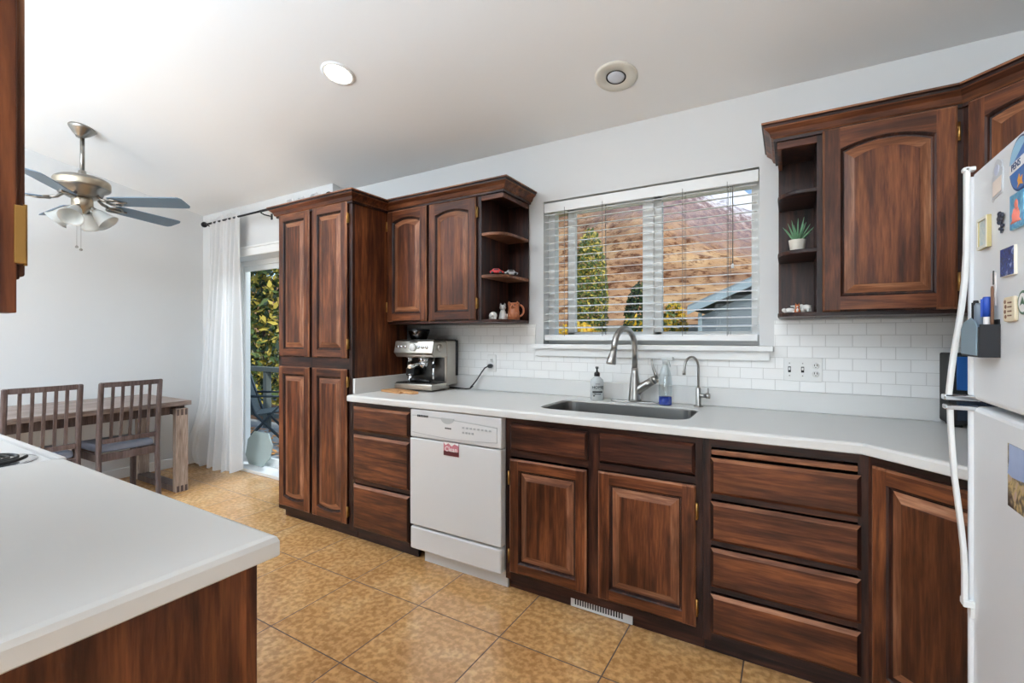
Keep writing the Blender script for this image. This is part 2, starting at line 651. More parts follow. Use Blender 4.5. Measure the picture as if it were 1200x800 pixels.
WIN = (-1.345, -.13, 1.24, 2.14)
def wall_hole(mb, y0, y1, x0, x1, ztop, hole):
    hx0, hx1, hz0, hz1 = hole
    mb.box(x0, hx0, y0, y1, 0, ztop)
    mb.box(hx1, x1, y0, y1, 0, ztop)
    mb.box(hx0, hx1, y0, y1, hz1, ztop)
    if hz0 > 0: mb.box(hx0, hx1, y0, y1, 0, hz0)
mb = MB(); wall_hole(mb, 0, .14, -3.2, XR + .15, slope(0) + .02, WIN); struct('wall_back', mb, M_WALL)
PD = (-4.87, -3.35, 0, 2.05)
mb = MB(); wall_hole(mb, -.13, .14, XL - .15, -3.2, slope(-.13) + .02, PD); struct('wall_dining', mb, M_WALL)
def gable(x0, x1, y0, y1):
    mb = MB()
    poly = [(y1, 0), (y1, slope(y1) + .02)]
    if y0 < -3.6: poly += [(-3.6, slope(-3.6) + .02), (y0, slope(-3.6) + .02)]
    else: poly += [(y0, slope(y0) + .02)]
    poly += [(y0, 0)]
    mb.prism(poly, x0, x1, 0, 'yz')
    return mb
struct('wall_left', gable(XL - .15, XL, -6.6, .14), M_WALL)
struct('wall_right', gable(XR, XR + .12, -1.98, .14), M_WALL)
struct('wall_side', gable(XR + 2.05, XR + 2.2, -6.6, -1.8), M_WALL)
mb = MB(); mb.box(XR, XR + 2.2, -1.98, -1.84, 0, slope(-1.9) + .02); struct('wall_hall', mb, M_WALL)
mb = MB(); mb.box(-2.75, -.74, -2.95, -2.81, 0, 2.2); struct('wall_stove', mb, M_WALL)
mb = MB()
H2 = slope(-3.6) + .02
for x0, x1 in ((XL - .15, -4.2), (-2.2, -1.2), (.8, XR + 2.2)): mb.box(x0, x1, -6.6, -6.46, 0, H2)
for x0, x1 in ((-4.2, -2.2), (-1.2, .8)): mb.box(x0, x1, -6.6, -6.46, 0, .75); mb.box(x0, x1, -6.6, -6.46, 2.35, H2)
struct('wall_rear', mb, M_WALL)
for i, (x0, x1) in enumerate(((-4.2, -2.2), (-1.2, .8))):  # unseen rear windows, added to go with the fill lamps
    mb = MB()
    for a, b, c, d in ((x0, x1, .75, .81), (x0, x1, 2.29, 2.35), (x0, x0 + .06, .81, 2.29), (x1 - .06, x1, .81, 2.29), ((x0 + x1) / 2 - .03, (x0 + x1) / 2 + .03, .81, 2.29)):
        mb.box(a, b, -6.57, -6.49, c, d, 0)
    mb.box(x0 + .06, x1 - .06, -6.535, -6.529, .81, 2.29, 1)
    struct('window_%d' % (i + 2), mb, [M_TRIM, M_PANE])
# baseboards
mb = MB(); mb.box(XL, XL + .014, -6.4, -.13, 0, .09, 0, .004); struct('baseboard_left', mb, M_TRIM)
mb = MB(); mb.box(XL + .014, -4.93, -.145, -.13, 0, .09, 0, .004); struct('baseboard_dining', mb, M_TRIM)

# subway tile band
M_TILE = mat('subway_tile', rough=.3, spec=.5)
def tile_nodes():
    nt, N, L, B = nodes(M_TILE)
    tc = N.new('ShaderNodeTexCoord')
    sx = N.new('ShaderNodeSeparateXYZ'); cx = N.new('ShaderNodeCombineXYZ')
    L.new(tc.outputs['Object'], sx.inputs[0])
    L.new(sx.outputs[0], cx.inputs[0]); L.new(sx.outputs[2], cx.inputs[1])
    mp = N.new('ShaderNodeMapping')
    mp.inputs['Location'].default_value = (-.094 + .1035 * 40, -1.019 + .0548 * 40, 0)
    L.new(cx.outputs[0], mp.inputs[0])
    br = N.new('ShaderNodeTexBrick')
    br.offset = .5
    br.inputs['Scale'].default_value = 1
    br.inputs['Mortar Size'].default_value = .0016
    br.inputs['Mortar Smooth'].default_value = .35
    br.inputs['Brick Width'].default_value = .1035
    br.inputs['Row Height'].default_value = .0548
    br.inputs['Color1'].default_value = rgba((242, 242, 240))
    br.inputs['Color2'].default_value = rgba((238, 238, 236))
    br.inputs['Mortar'].default_value = rgba((212, 211, 208))
    L.new(mp.outputs[0], br.inputs['Vector'])
    L.new(br.outputs['Color'], B.inputs['Base Color'])
    bp = N.new('ShaderNodeBump'); bp.invert = True
    bp.inputs['Strength'].default_value = .6; bp.inputs['Distance'].default_value = .0015
    L.new(br.outputs['Fac'], bp.inputs['Height']); L.new(bp.outputs[0], B.inputs['Normal'])
tile_nodes()
mb = MB()
mb.box(-2.365, WIN[0] - .055, -.008, 0, 1.022, 1.365)
mb.box(WIN[0] - .055, WIN[1] + .065, -.008, 0, 1.022, 1.21)
mb.box(WIN[1] + .065, XR, -.008, 0, 1.022, 1.365)
mb.box(XR - .008, XR, -.99, -.008, 1.022, 1.365)
struct('wall_backsplash', mb, M_TILE)

# kitchen window
mb = MB()
mb.box(-1.4, -.068, -.06, .09, 1.212, 1.24, 0, .004)
mb.box(-1.385, -.083, -.03, -.0085, 1.165, 1.212, 0, .003)
struct('trim_1', mb, M_TRIM)
x0, x1, z0, z1 = WIN
wf = MB()
for a, b, c, d in ((x0, x1, z0, z0 + .045), (x0, x1, z1 - .045, z1), (x0, x0 + .045, z0 + .045, z1 - .045), (x1 - .04, x1, z0 + .045, z1 - .045)):
    wf.box(a, b, .075, .135, c, d, 0, .003)
wf.box(-.735, -.672, .07, .135, z0 + .045, z1 - .045, 0, .003)
wf.box(-1.212, -1.164, .085, .12, z0 + .045, z1 - .045, 0, .003)
wf.box(-1.212, -.735, .085, .12, z0 + .045, z0 + .075, 0, .003)
wf.box(-1.212, -.735, .085, .12, z1 - .075, z1 - .045, 0, .003)
wf.box(-.672, -.628, .085, .12, z0 + .045, z1 - .045, 0, .003)
wf.box(-.672, -.17, .085, .12, z0 + .045, z0 + .075, 0, .003)
wf.box(-.672, -.17, .085, .12, z1 - .075, z1 - .045, 0, .003)
w1 = struct('window_1', wf, M_TRIM)
mb = MB(); mb.box(x0 + .045, -.735, .1, .104, z0 + .045, z1 - .045); mb.build('window_pane', M_PANE, w1)
mb = MB(); mb.box(-.672, x1 - .04, .1, .104, z0 + .045, z1 - .045); mb.build('window_pane', M_PANE, w1)

# patio door
px0, px1, _, pz1 = PD
mb = MB()
for a, b, c, d in ((px0, px0 + .05, .0, pz1), (px1 - .05, px1, 0, pz1), (px0 + .05, px1 - .05, pz1 - .05, pz1), (px0 + .05, px1 - .05, 0, .035)):
    mb.box(a, b, .04, .13, c, d, 0, .003)
mb.box(px0, px1, -.13, .04, 0, .03, 0, .003)
d1 = struct('door_1', mb, M_TRIM)
mb = MB()
a, b = px0 + .05, px0 + .82
for q in ((a, a + .035, .035, pz1 - .05), (b - .06, b, .035, pz1 - .05), (a + .035, b - .06, .035, .1), (a + .035, b - .06, pz1 - .1, pz1 - .05)):
    mb.box(q[0], q[1], .055, .085, q[2], q[3], 0, .003)
a, b = px0 + .77, px1 - .05
for q in ((a, a + .06, .035, pz1 - .05), (b - .035, b, .035, pz1 - .05), (a + .06, b - .035, .035, .1), (a + .06, b - .035, pz1 - .1, pz1 - .05)):
    mb.box(q[0], q[1], .09, .12, q[2], q[3], 0, .003)
mb.build('sash', M_TRIM, d1)
mb = MB(); mb.box(px0 + .08, px0 + .77, .068, .072, .1, pz1 - .1); mb.box(px0 + .82, px1 - .08, .103, .107, .1, pz1 - .1); mb.build('door_glass', M_PANE, d1)
mb = MB()
mb.box(px0 - .065, px0, -.146, -.13, 0, pz1 + .07, 0, .003)
mb.box(px0, px1, -.146, -.13, pz1, pz1 + .07, 0, .003)
mb.box(px0 - .075, px1, -.156, -.13, pz1 + .07, pz1 + .09, 0, .003)
struct('trim_2', mb, M_TRIM)

# ------------------------------------------------------------------ outdoors
M_LAWN = mat('autumn_lawn', (150, 142, 92), .9, bump=.3, bscale=30)
mb = MB(); mb.box(-60, 60, .3, 60, -.32, -.3); struct('ground', mb, M_LAWN)
M_PATIO = mat('patio_concrete', (148, 152, 152), .8, bump=.2, bscale=60)
mb = MB(); mb.box(-12, -2.9, .145, 3.4, -.2, -.06); struct('patio_slab', mb, M_PATIO)
M_SOFFIT = mat('beige_soffit', (196, 178, 150), .7)
mb = MB()
mb.box(-3.3, 2, .16, .56, 2.225, 2.245); mb.box(-3.3, 2, .55, .58, 2.195, 2.33)
for k in range(16): mb.box(-2.4 + k * .19, -2.394 + k * .19, .17, .55, 2.223, 2.225)
struct('roof_eave', mb, M_SOFFIT)

M_MTN = mat('mountain_slope', rough=.95, spec=.1)
def mtn_nodes():
    nt, N, L, B = nodes(M_MTN)
    tc = N.new('ShaderNodeTexCoord')
    sp = N.new('ShaderNodeSeparateXYZ')
    L.new(tc.outputs['Object'], sp.inputs[0])
    def nz(s, d, ro=.6):
        n = N.new('ShaderNodeTexNoise')
        n.inputs['Scale'].default_value = s; n.inputs['Detail'].default_value = d; n.inputs['Roughness'].default_value = ro
        L.new(tc.outputs['Object'], n.inputs['Vector'])
        return n
    n1 = nz(.03, 8); n2 = nz(.16, 8, .7); n3 = nz(.055, 6)
    def height(amp, noise_out, lo, hi):
        ma = N.new('ShaderNodeMath'); ma.operation = 'MULTIPLY_ADD'
        L.new(noise_out, ma.inputs[0]); ma.inputs[1].default_value = amp
        mx_ = N.new('ShaderNodeMath'); mx_.operation = 'MULTIPLY_ADD'; L.new(sp.outputs[0], mx_.inputs[0]); mx_.inputs[1].default_value = .42; L.new(sp.outputs[2], mx_.inputs[2])
        L.new(mx_.outputs[0], ma.inputs[2])
        mr = N.new('ShaderNodeMapRange'); mr.inputs[1].default_value = lo; mr.inputs[2].default_value = hi
        L.new(ma.outputs[0], mr.inputs[0])
        return mr.outputs[0]
    grass = ramp(nt, [(.3, (118, 88, 70)), (.45, (166, 126, 94)), (.58, (196, 156, 114)), (.75, (212, 180, 140))])
    L.new(n1.outputs[0], grass.inputs[0])
    shrub = ramp(nt, [(.5, (255, 255, 255)), (.6, (150, 124, 112))])
    L.new(n2.outputs[0], shrub.inputs[0])
    g = mixc(nt, 'MULTIPLY', 1., grass.outputs[0], shrub.outputs[0])
    rock = ramp(nt, [(.35, (108, 92, 100)), (.5, (150, 126, 122)), (.65, (178, 152, 140))])
    L.new(n2.outputs[0], rock.inputs[0])
    c = mixc(nt, 'MIX', height(60, n3.outputs[0], 64, 90), g, rock.outputs[0])
    snow = mixc(nt, 'MIX', height(70, n2.outputs[0], 112, 130), c, rgba((226, 228, 236)))
    L.new(snow, B.inputs['Base Color'])
mtn_nodes()
def mountain():
    mb = MB()
    nx, ny = 150, 90
    V = []
    for j in range(ny):
        row = []
        for i in range(nx):
            x = -560 + 800 * i / (nx - 1)
            y = 150 + 330 * j / (ny - 1)
            t = (y - 150) / 330
            ridge = 172 - max(0, x + 75) * .95 - max(0, -330 - x) * .2 + 6 * math.sin(x / 23.)
            h = ridge * (t ** 1.15) - 6
            p = Vector((x / 95, y / 95, 3.1))
            rg = 1 - abs(noise.noise(p)) * 2
            h += (rg * 15 + noise.noise(p * 2.7) * 9 + noise.noise(p * 6.1) * 4.5 + noise.noise(p * 14) * 2) * (t ** .7)
            row.append(mb.b.verts.new((x, y, h)))
        V.append(row)
    for j in range(ny - 1):
        for i in range(nx - 1):
            mb.b.faces.new([V[j][i], V[j][i + 1], V[j + 1][i + 1], V[j + 1][i]])
    return mb
struct('mountain', mountain(), M_MTN)

def leaves(mb, c, r, n, size, mats=3, shape=None):
    for k in range(n):
        while True:
            p = Vector((random.uniform(-1, 1), random.uniform(-1, 1), random.uniform(-1, 1)))
            if shape == 'box' or p.length < 1: break
        if shape != 'box' and p.length > .01:
            p = p.normalized() * (p.length ** .5)
        q = Vector(c) + Vector((p.x * r[0], p.y * r[1], p.z * r[2]))
        a = Vector((random.gauss(0, 1), random.gauss(0, 1), random.gauss(0, 1))).normalized()
        b = a.orthogonal().normalized()
        L = size * random.uniform(.6, 1.3)
        mb.quad([q - b * L * .35, q + a * L, q + b * L * .35, q - a * L * .5], random.randrange(mats))

M_LG = mat('green_leaf', (84, 104, 48), .6); M_LY = mat('yellow_leaf', (190, 170, 70), .6); M_LD = mat('dark_leaf', (40, 58, 40), .6)
M_LYB = mat('bright_yellow_leaf', (226, 180, 44), .6); M_BARK = mat('bark', (84, 66, 52), .9, bump=.4, bscale=40)
def bush(name, loc, r, n, size, ms, label, cat, trunk=True):
    t = thing(name, (loc[0], loc[1], -.3), label, cat)
    mb = MB()
    leaves(mb, loc, r, n, size, len(ms))
    mb.build('foliage', ms, t, recalc=False)
    mb = MB()
    mb.tube([(loc[0], loc[1], -.3), (loc[0] + .03, loc[1], (loc[2] - .3) * .5), (loc[0], loc[1], loc[2])], [.12 * r[0] + .02, .09 * r[0] + .02, .04 * r[0] + .01])
    mb.build('trunk' if trunk else 'stem', M_BARK, t)
    return t
bush('poplar_tree', (-6.0, 12.8, 2.5), (.62, .62, 2.6), 5200, .1, [M_LG, M_LG, M_LY], 'tall narrow green tree outside the window, beside the yellow shrub', 'tree')
bush('juniper_bush', (-4.05, 12.5, 1.75), (.62, .6, 1.35), 3000, .095, [M_LD, M_LD, M_LG], 'dark green bush outside the window, near the window mullion', 'bush')
bush('yellow_shrub', (-5.75, 11, 1.0), (.75, .5, .8), 900, .12, [M_LYB, M_LYB, M_LY], 'bright yellow shrub low in front of the tall green tree', 'bush', False)
bush('golden_shrub', (-3.28, 13.4, 1.5), (.42, .5, .95), 800, .12, [M_LYB, M_LY, M_LG], 'golden shrub outside, between the window mullion and the grey house', 'bush', False)
bush('yellow_bush', (-4.0, 11.2, 1.15), (.42, .3, .75), 500, .1, [M_LYB, M_LG, M_LD], 'yellow flecked bush below the dark green bush outside', 'bush', False)
# neighbour's house
M_SIDING = mat('grey_blue_siding', (128, 142, 158), .7)
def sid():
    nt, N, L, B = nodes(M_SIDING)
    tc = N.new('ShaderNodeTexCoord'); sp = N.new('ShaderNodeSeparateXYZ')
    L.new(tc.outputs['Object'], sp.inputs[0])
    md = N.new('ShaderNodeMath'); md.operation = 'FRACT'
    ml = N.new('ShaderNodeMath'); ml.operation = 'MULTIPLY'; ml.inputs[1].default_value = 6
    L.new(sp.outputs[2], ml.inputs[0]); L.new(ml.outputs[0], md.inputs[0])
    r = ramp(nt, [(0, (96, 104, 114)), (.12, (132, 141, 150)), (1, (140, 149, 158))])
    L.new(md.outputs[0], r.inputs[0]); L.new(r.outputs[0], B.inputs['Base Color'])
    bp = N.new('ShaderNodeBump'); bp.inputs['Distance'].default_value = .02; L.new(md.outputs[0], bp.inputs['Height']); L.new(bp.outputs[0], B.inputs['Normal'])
sid()
M_SHINGLE = mat('grey_shingle', (150, 158, 162), .9, bump=.3, bscale=20)
M_RAKE = mat('pale_rake_board', (176, 192, 200), .6)
HX = .3
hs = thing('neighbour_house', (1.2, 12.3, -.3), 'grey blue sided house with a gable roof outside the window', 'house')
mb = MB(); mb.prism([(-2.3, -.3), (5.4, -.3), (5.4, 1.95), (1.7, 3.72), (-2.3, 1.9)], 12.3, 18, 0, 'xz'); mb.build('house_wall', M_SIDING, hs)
mb = MB()
for s_ in (1, -1):
    X0, X1 = (-2.6, 1.7) if s_ > 0 else (5.9, 1.7)
    za, zb = (2.1, 4.0) if s_ > 0 else (2.1, 4.0)
    mb.prism([(X0, za), (X1, zb), (X1, zb + .12), (X0, za + .12)] if s_ > 0 else [(X1, zb), (X0, za), (X0, za + .12), (X1, zb + .12)], 11.9, 18.2, 0, 'xz')
mb.build('roof', M_SHINGLE, hs)
mb = MB()
mb.prism([(-2.6, 1.95), (1.7, 3.85), (1.7, 4.06), (-2.6, 2.16)], 11.86, 11.92, 0, 'xz')
mb.prism([(1.7, 3.85), (5.9, 1.95), (5.9, 2.16), (1.7, 4.06)], 11.86, 11.92, 0, 'xz')
mb.build('rake_board', M_RAKE, hs)
mb = MB(); mb.box(-2.36, -2.26, 12.24, 12.34, -.3, 2.0); mb.build('corner_board', M_RAKE, hs)
# low wall and dark shrubs band behind
M_BLOCK = mat('pale_block_wall', (178, 172, 160), .9, bump=.2, bscale=8)
mb = MB(); mb.box(-12, -2.5, 15.6, 15.8, -.3, 1.75); struct('garden_wall', mb, M_BLOCK)

# hedge and patio things seen through the glass door
hg = thing('hedge', (-8.2, 2.75, -.06), 'tall green and yellow hedge outside the patio door', 'hedge')
mb = MB(); leaves(mb, (-8.3, 2.75, 1.75), (1.7, .5, 1.8), 6500, .11, 5, 'box'); mb.build('foliage', [M_LG, M_LG, M_LD, M_LY, M_LY], hg, recalc=False)
mb = MB()
for k in range(5):
    x = -9.8 + k * .8
    mb.tube([(x, 2.75, -.06), (x + .05, 2.8, .8), (x, 2.75, 2.9)], [.05, .04, .02], n=8)
mb.build('stem', M_BARK, hg)
M_RAIL = mat('weathered_rail', (84, 92, 90), .8)
rl = thing('patio_rail', (-6.5, 1.45, -.06), 'weathered timber railing outside the patio door', 'railing')
mb = MB(); mb.box(-8, -5.2, 1.4, 1.5, .77, .84, 0, .005); mb.build('top_rail', M_RAIL, rl)
for x in (-7.9, -6.72, -5.4):
    mb = MB(); mb.box(x, x + .09, 1.41, 1.49, -.06, .77, 0, .005); mb.build('rail_post', M_RAIL, rl)
mb = MB(); mb.box(-8, -5.2, 1.42, 1.48, .1, .16, 0, .005); mb.build('bottom_rail', M_RAIL, rl)
M_PCH = mat('dark_teal_metal', (44, 56, 64), .5, metal=.3)
M_SLING = mat('dark_mesh_sling', (56, 68, 74), .8)
pc = thing('patio_chair', (-5.6, .8, -.06), 'dark folding patio chair outside the glass door', 'chair', rz=math.radians(140))
for s_ in (-.25, .25):
    mb = MB(); mb.tube([(s_, -.28, 0), (s_, .1, .42), (s_, .28, .98)], .016, n=8); mb.build('leg', M_PCH, pc, local=True)
    mb = MB(); mb.tube([(s_, .3, 0), (s_, -.02, .36), (s_, -.26, .62), (s_, .18, .64)], .016, n=8); mb.build('leg', M_PCH, pc, local=True)
mb = MB(); mb.prism([(-.24, .44), (.12, .4), (.12, .415), (-.24, .455)], -.24, .24, 0, 'yz'); mb.build('seat', M_SLING, pc, local=True)
mb = MB(); mb.prism([(.12, .42), (.28, .97), (.3, .965), (.14, .415)], -.24, .24, 0, 'yz'); mb.build('backrest', M_SLING, pc, local=True)
M_BED = mat('brown_timber_bed', (120, 92, 74), .9, bump=.3, bscale=30)
mb = MB(); mb.box(-8.4, -6.0, 1.75, 1.8, -.06, .2, 0, .004); mb.box(-8.4, -8.35, 1.8, 2.15, -.06, .2, 0, .004); mb.box(-6.05, -6.0, 1.8, 2.15, -.06, .2, 0, .004); mb.box(-8.35, -6.05, 1.8, 2.15, -.06, .1, 1)
tag(mb.build('planter_bed', [M_BED, M_BARK], None, loc=(-7.2, 1.95, -.06)), 'low brown timber planter bed beyond the patio door', 'planter')
M_PLAQ = mat('pale_green_stone', (164, 176, 172), .7, bump=.1, bscale=60)
mb = MB()
mb.prism([(-.12, 0), (.1, 0), (.2, .09), (.205, .22), (.12, .32), (-.11, .32), (-.2, .23), (-.2, .08)], -.008, .008, 0, 'xz', bev=.003)
o = mb.build('floor_plaque', M_PLAQ, None, local=True)
o.matrix_basis = Matrix.Translation((-4.46, -.02, .033)) @ Matrix.Rotation(math.radians(-9), 4, 'X'); WM[o] = o.matrix_basis
tag(o, 'pale grey eight-sided panel leaning on the patio door frame', 'panel')

mb = MB()
for k in range(260):
    x, y = random.uniform(-6.9, -4.9), random.uniform(.35, 1.35)
    a = random.uniform(0, 6.28); L = random.uniform(.03, .06); d = Vector((math.cos(a), math.sin(a), random.uniform(-.2, .3))); e = Vector((-d.y, d.x, .1))
    q = Vector((x, y, -.045)); mb.quad([q - d * L, q + e * L * .5, q + d * L, q - e * L * .5], random.randrange(2))
tag(mb.build('fallen_leaves', [mat('orange_fallen_leaf', (206, 142, 74), .8), mat('brown_fallen_leaf', (138, 98, 62), .8)], None, loc=(-5.9, .8, -.05), recalc=False), 'fallen orange leaves scattered on the patio', 'leaves', kind='stuff')

# ------------------------------------------------------------------ kitchen: base run under the window
YF = -.635                                   # face-frame plane
def frame(parent, x0, x1, z0, z1, xs=(), zs=(), y=YF, w=.03, mats=None, local=False):
    """face frame: outer rails and stiles plus inner ones at xs and zs = (z, x0, x1)"""
    mb = MB()
    mb.box(x0, x0 + w, y, y + .02, z0, z1, 0)
    mb.box(x1 - w, x1, y, y + .02, z0, z1, 0)
    mb.box(x0 + w, x1 - w, y, y + .02, z1 - .04, z1, 1)
    mb.box(x0 + w, x1 - w, y, y + .02, z0, z0 + .045, 1)
    for a, b in xs: mb.box(a, b, y, y + .02, z0 + .045, z1 - .04, 0)
    for z, h, a, b in zs: mb.box(a, b, y + .0005, y + .02, z, z + h, 1)
    return mb.build('face_frame', mats or [W_DK, W_DKH], parent, local=local)

def carcass(parent, x0, x1, z0, z1, y0=YF + .02, y1=-.012, m=None, name='carcass', top=True):
    mb = MB()
    t = .016
    mb.box(x0, x0 + t, y0, y1, z0, z1); mb.box(x1 - t, x1, y0, y1, z0, z1)
    mb.box(x0 + t, x1 - t, y0, y1, z0, z0 + t)
    mb.box(x0 + t, x1 - t, y1 - t, y1, z0 + t, z1)
    if top: mb.box(x0 + t, x1 - t, y0, y1 - t, z1 - t, z1)
    return mb.build(name, m or W_DK, parent)

def toe(parent, x0, x1, y=-.59, name='toe_kick'):
    mb = MB(); mb.box(x0, x1, y, y + .015, 0, .066)
    return mb.build(name, W_DKH, parent)

G_BASE = 'stained wood base cabinets'
# pantry
pn = thing('pantry_cabinet', (-2.75, -.32, 0), 'tall dark stained wood pantry with four doors, between patio door and counter', 'cabinet')
carcass(pn, -3.14, -2.372, .065, 2.16, m=W_V, y1=-.145)
frame(pn, -3.14, -2.372, .065, 2.16, xs=[(-2.785, -2.742)], zs=[(1.07, .09, -3.11, -2.402)])
toe(pn, -3.13, -2.376)
door(pn, -3.115, YF, 1.148, .335, .997, hinges=())
door(pn, -2.748, YF, 1.148, .341, .997, hinges=[('r', .06), ('r', .86)])
door(pn, -3.115, YF, .098, .335, .981, arch_b=.016)
door(pn, -2.748, YF, .098, .341, .981, arch_b=.016, hinges=[('r', .05), ('r', .87)])
mb = MB(); mb.sweep([(-3.14, -.145, 2.13), (-3.14, YF, 2.13), (-2.372, YF, 2.13), (-2.372, -.345, 2.13)], CROWN, mis=CROWN_M)
mb.box(-3.14, -2.372, YF, -.145, 2.16, 2.17, 4); mb.build('crown_moulding', CROWNM, pn)

# drawer unit next to the pantry
c = thing('drawer_cabinet', (-2.11, -.32, 0), 'stained wood base cabinet with three drawers between pantry and white dishwasher', 'cabinet', group=None)
carcass(c, -2.37, -1.862, .065, .884)
frame(c, -2.37, -1.862, .065, .884, zs=[(.678, .03, -2.34, -1.89), (.37, .035, -2.34, -1.89)])
toe(c, -2.37, -1.862)
for z, h in ((.7, .15), (.397, .28), (.093, .272)): drawer(c, -2.352, YF, z, .475, h, name='drawer_front')

# dishwasher
dw = thing('dishwasher', (-1.545, -.32, 0), 'white built-in dishwasher under the counter, wearing a small red magnet', 'dishwasher')
mb = MB()
mb.box(-1.848, -1.242, -.63, -.03, .1, .88, 1)
mb.build('tub', [M_APPL, M_APPLG], dw)
mb = MB()   # control panel with a shallow bowed recess
mb.box(-1.848, -1.24, -.672, -.63, .722, .878, 0, .006)
arc = [(-1.83 + .565 * k / 16, .842 - .02 * ((k / 16) ** 2)) for k in range(17)] 
low = [(-1.265 - .565 * k / 16, .752 - .012 * math.sin(PI * k / 16)) for k in range(17)]
mb.prism(low[::-1][::-1] + arc, -.6755, -.671, 0, 'xz')
mb.build('control_panel', [M_APPL], dw)
mb = MB()
for (a, b), (c2, d2) in zip(arc, arc[1:]): mb.prism([(a, b), (c2, d2), (c2, d2 + .004), (a, b + .004)], -.6765, -.671, 0, 'xz')
mb.build('trim_line', M_APPLG, dw)
mb = MB()
for (a, b), (c2, d2) in zip(low, low[1:]): mb.prism([(c2, d2 - .003), (a, b - .003), (a, b), (c2, d2)], -.6765, -.671, 0, 'xz')
mb.build('trim_line', M_APPLG, dw)
mb = MB()
for k in range(7): mb.box(-1.792 + k * .0115, -1.784 + k * .0115, -.678, -.674, .838, .85, 0, .001)
mb.build('vent', M_BLACK, dw)
mb = MB(); mb.prism([(-1.625, .846)] + [(-1.58 + .045 * math.cos(a), .846 - .03 * math.sin(a)) for a in [PI - PI * k / 10 for k in range(11)]] + [(-1.535, .846)], -.6775, -.67, 0, 'xz'); mb.build('latch_pocket', M_APPLG, dw)
mb = MB()
for k in range(8): mb.box(-1.48 + k * .024, -1.467 + k * .024, -.6785, -.675, .802, .811, 0, .001)
for k in range(4): mb.box(-1.48 + k * .02, -1.468 + k * .02, -.6785, -.675, .776, .786, 0, .001)
mb.build('button', M_APPLG, dw)
mb = MB()
for k in range(4): mb.box(-1.595 + k * .011, -1.588 + k * .011, -.677, -.675, .789, .797, 0)
mb.build('badge', M_BLACK, dw)
mb = MB(); mb.box(-1.848, -1.24, -.675, -.63, .228, .716, 0, .005); mb.build('door', M_APPL, dw)
mb = MB(); mb.box(-1.846, -1.241, -.675, -.63, .092, .216, 0, .008); mb.build('access_panel', M_APPL, dw)
mb = MB(); mb.box(-1.80, -1.243, -.604, -.59, .0, .105, 0); mb.build('kick_plate', M_APPL, dw)

# the clean / dirty magnet
M_MAGR = mat('pink_magnet_print', (196, 120, 132), .5); M_MAGD = mat('dark_red_magnet_print', (92, 30, 38), .5); M_WHT = mat('white_print', (236, 232, 230), .6)
mg = thing('magnet', (-1.552, -.676, .648), 'small pink and dark red dishwasher magnet with script lettering', 'magnet')
mb = MB(); mb.box(-1.604, -1.502, -.6785, -.6752, .648, .72, 0, .001); mb.box(-1.6035, -1.5025, -.6789, -.6784, .6485, .673, 1)
mb.prism([(-1.6035, .72), (-1.59, .703), (-1.57, .715), (-1.548, .7), (-1.53, .714), (-1.5025, .706), (-1.5025, .7195)], -.679, -.6784, 2, 'xz')
mb.build('magnet_face', [M_MAGR, M_MAGD, M_WHT], mg)
text('Clean', .036, (-1.553, -.679, .683), (PI / 2, 0, 0), M_WHT, mg)

# sink base
c = thing('sink_cabinet', (-.77, -.32, 0), 'stained wood sink base with two raised-panel doors and two false drawer fronts', 'cabinet')
carcass(c, -1.236, -.301, .065, .884, top=False)
frame(c, -1.236, -.301, .065, .884, xs=[(-.793, -.738)], zs=[(.685, .03, -1.21, -.33)])
toe(c, -1.236, -.301)
drawer(c, -1.204, YF, .718, .412, .132, name='false_front', bev=.011, mats=[W_V, W_MX, W_MX, W_MX, W_DK]); drawer(c, -.74, YF, .724, .41, .128, name='false_front', bev=.011, mats=[W_V, W_MX, W_MX, W_MX, W_DK])
door(c, -1.206, YF, .109, .41, .567, hinges=[('l', .05), ('l', .44)])
door(c, -.741, YF, .109, .415, .573, hinges=[('r', .05), ('r', .44)])
# floor register in the toe kick
rg = thing('floor_register', (-.75, -.593, 0), 'white slotted heating register in the toe kick under the sink', 'vent')
mb = MB()
mb.box(-.897, -.6, -.597, -.5905, .003, .058, 0, .002)
mb.build('register_plate', M_APPL, rg)
mb = MB()
for k in range(19): mb.box(-.875 + k * .0125, -.869 + k * .0125, -.5985, -.596, .017, .047, 0)
mb.box(-.892, -.886, -.5985, -.596, .045, .051); mb.box(-.613, -.607, -.5985, -.596, .045, .051)
mb.build('slot', M_DARKGAP, rg)

# drawer base
c = thing('drawer_cabinet', (-.03, -.32, 0), 'stained wood base cabinet with four drawers and a pull-out board, beside the corner', 'cabinet')
carcass(c, -.3, .235, .065, .884)
frame(c, -.3, .235, .065, .884, zs=[(.636, .028, -.27, .205), (.45, .028, -.27, .205), (.265, .028, -.27, .205)])
toe(c, -.3, .235)
for z, h in ((.66, .143), (.473, .156), (.29, .154), (.104, .156)): drawer(c, -.272, YF, z, .486, h, name='drawer_front', bev=.013)
mb = MB(); mb.box(-.268, .205, YF - .014, YF + .0, .816, .836, 0, .003); mb.build('cutting_board', [W_WORN], c)

# corner base, face turned 45 degrees
c = thing('corner_cabinet', (.235, YF, 0), 'stained wood corner base with one tall raised-panel door, next to the fridge', 'cabinet', rz=-PI / 4)
frame(c, 0, .425, .065, .884, y=0, local=True)
door(c, .022, 0, .105, .378, .742, local=True)
mb = MB(); mb.prism([(.236, YF + .02), (.236, -.012), (1.155, -.012), (1.155, -.99), (.54, -.99), (.54, -.925)][::-1], .066, .07, 0); mb.prism([(.236, -.03), (.236, -.012), (1.155, -.012), (1.155, -.03)][::-1], .07, .88, 0); mb.build('carcass', W_DK, c)
mb = MB(); mb.box(.0, .425, .05, .065, 0, .065); mb.build('toe_kick', W_DKH, c, local=True)

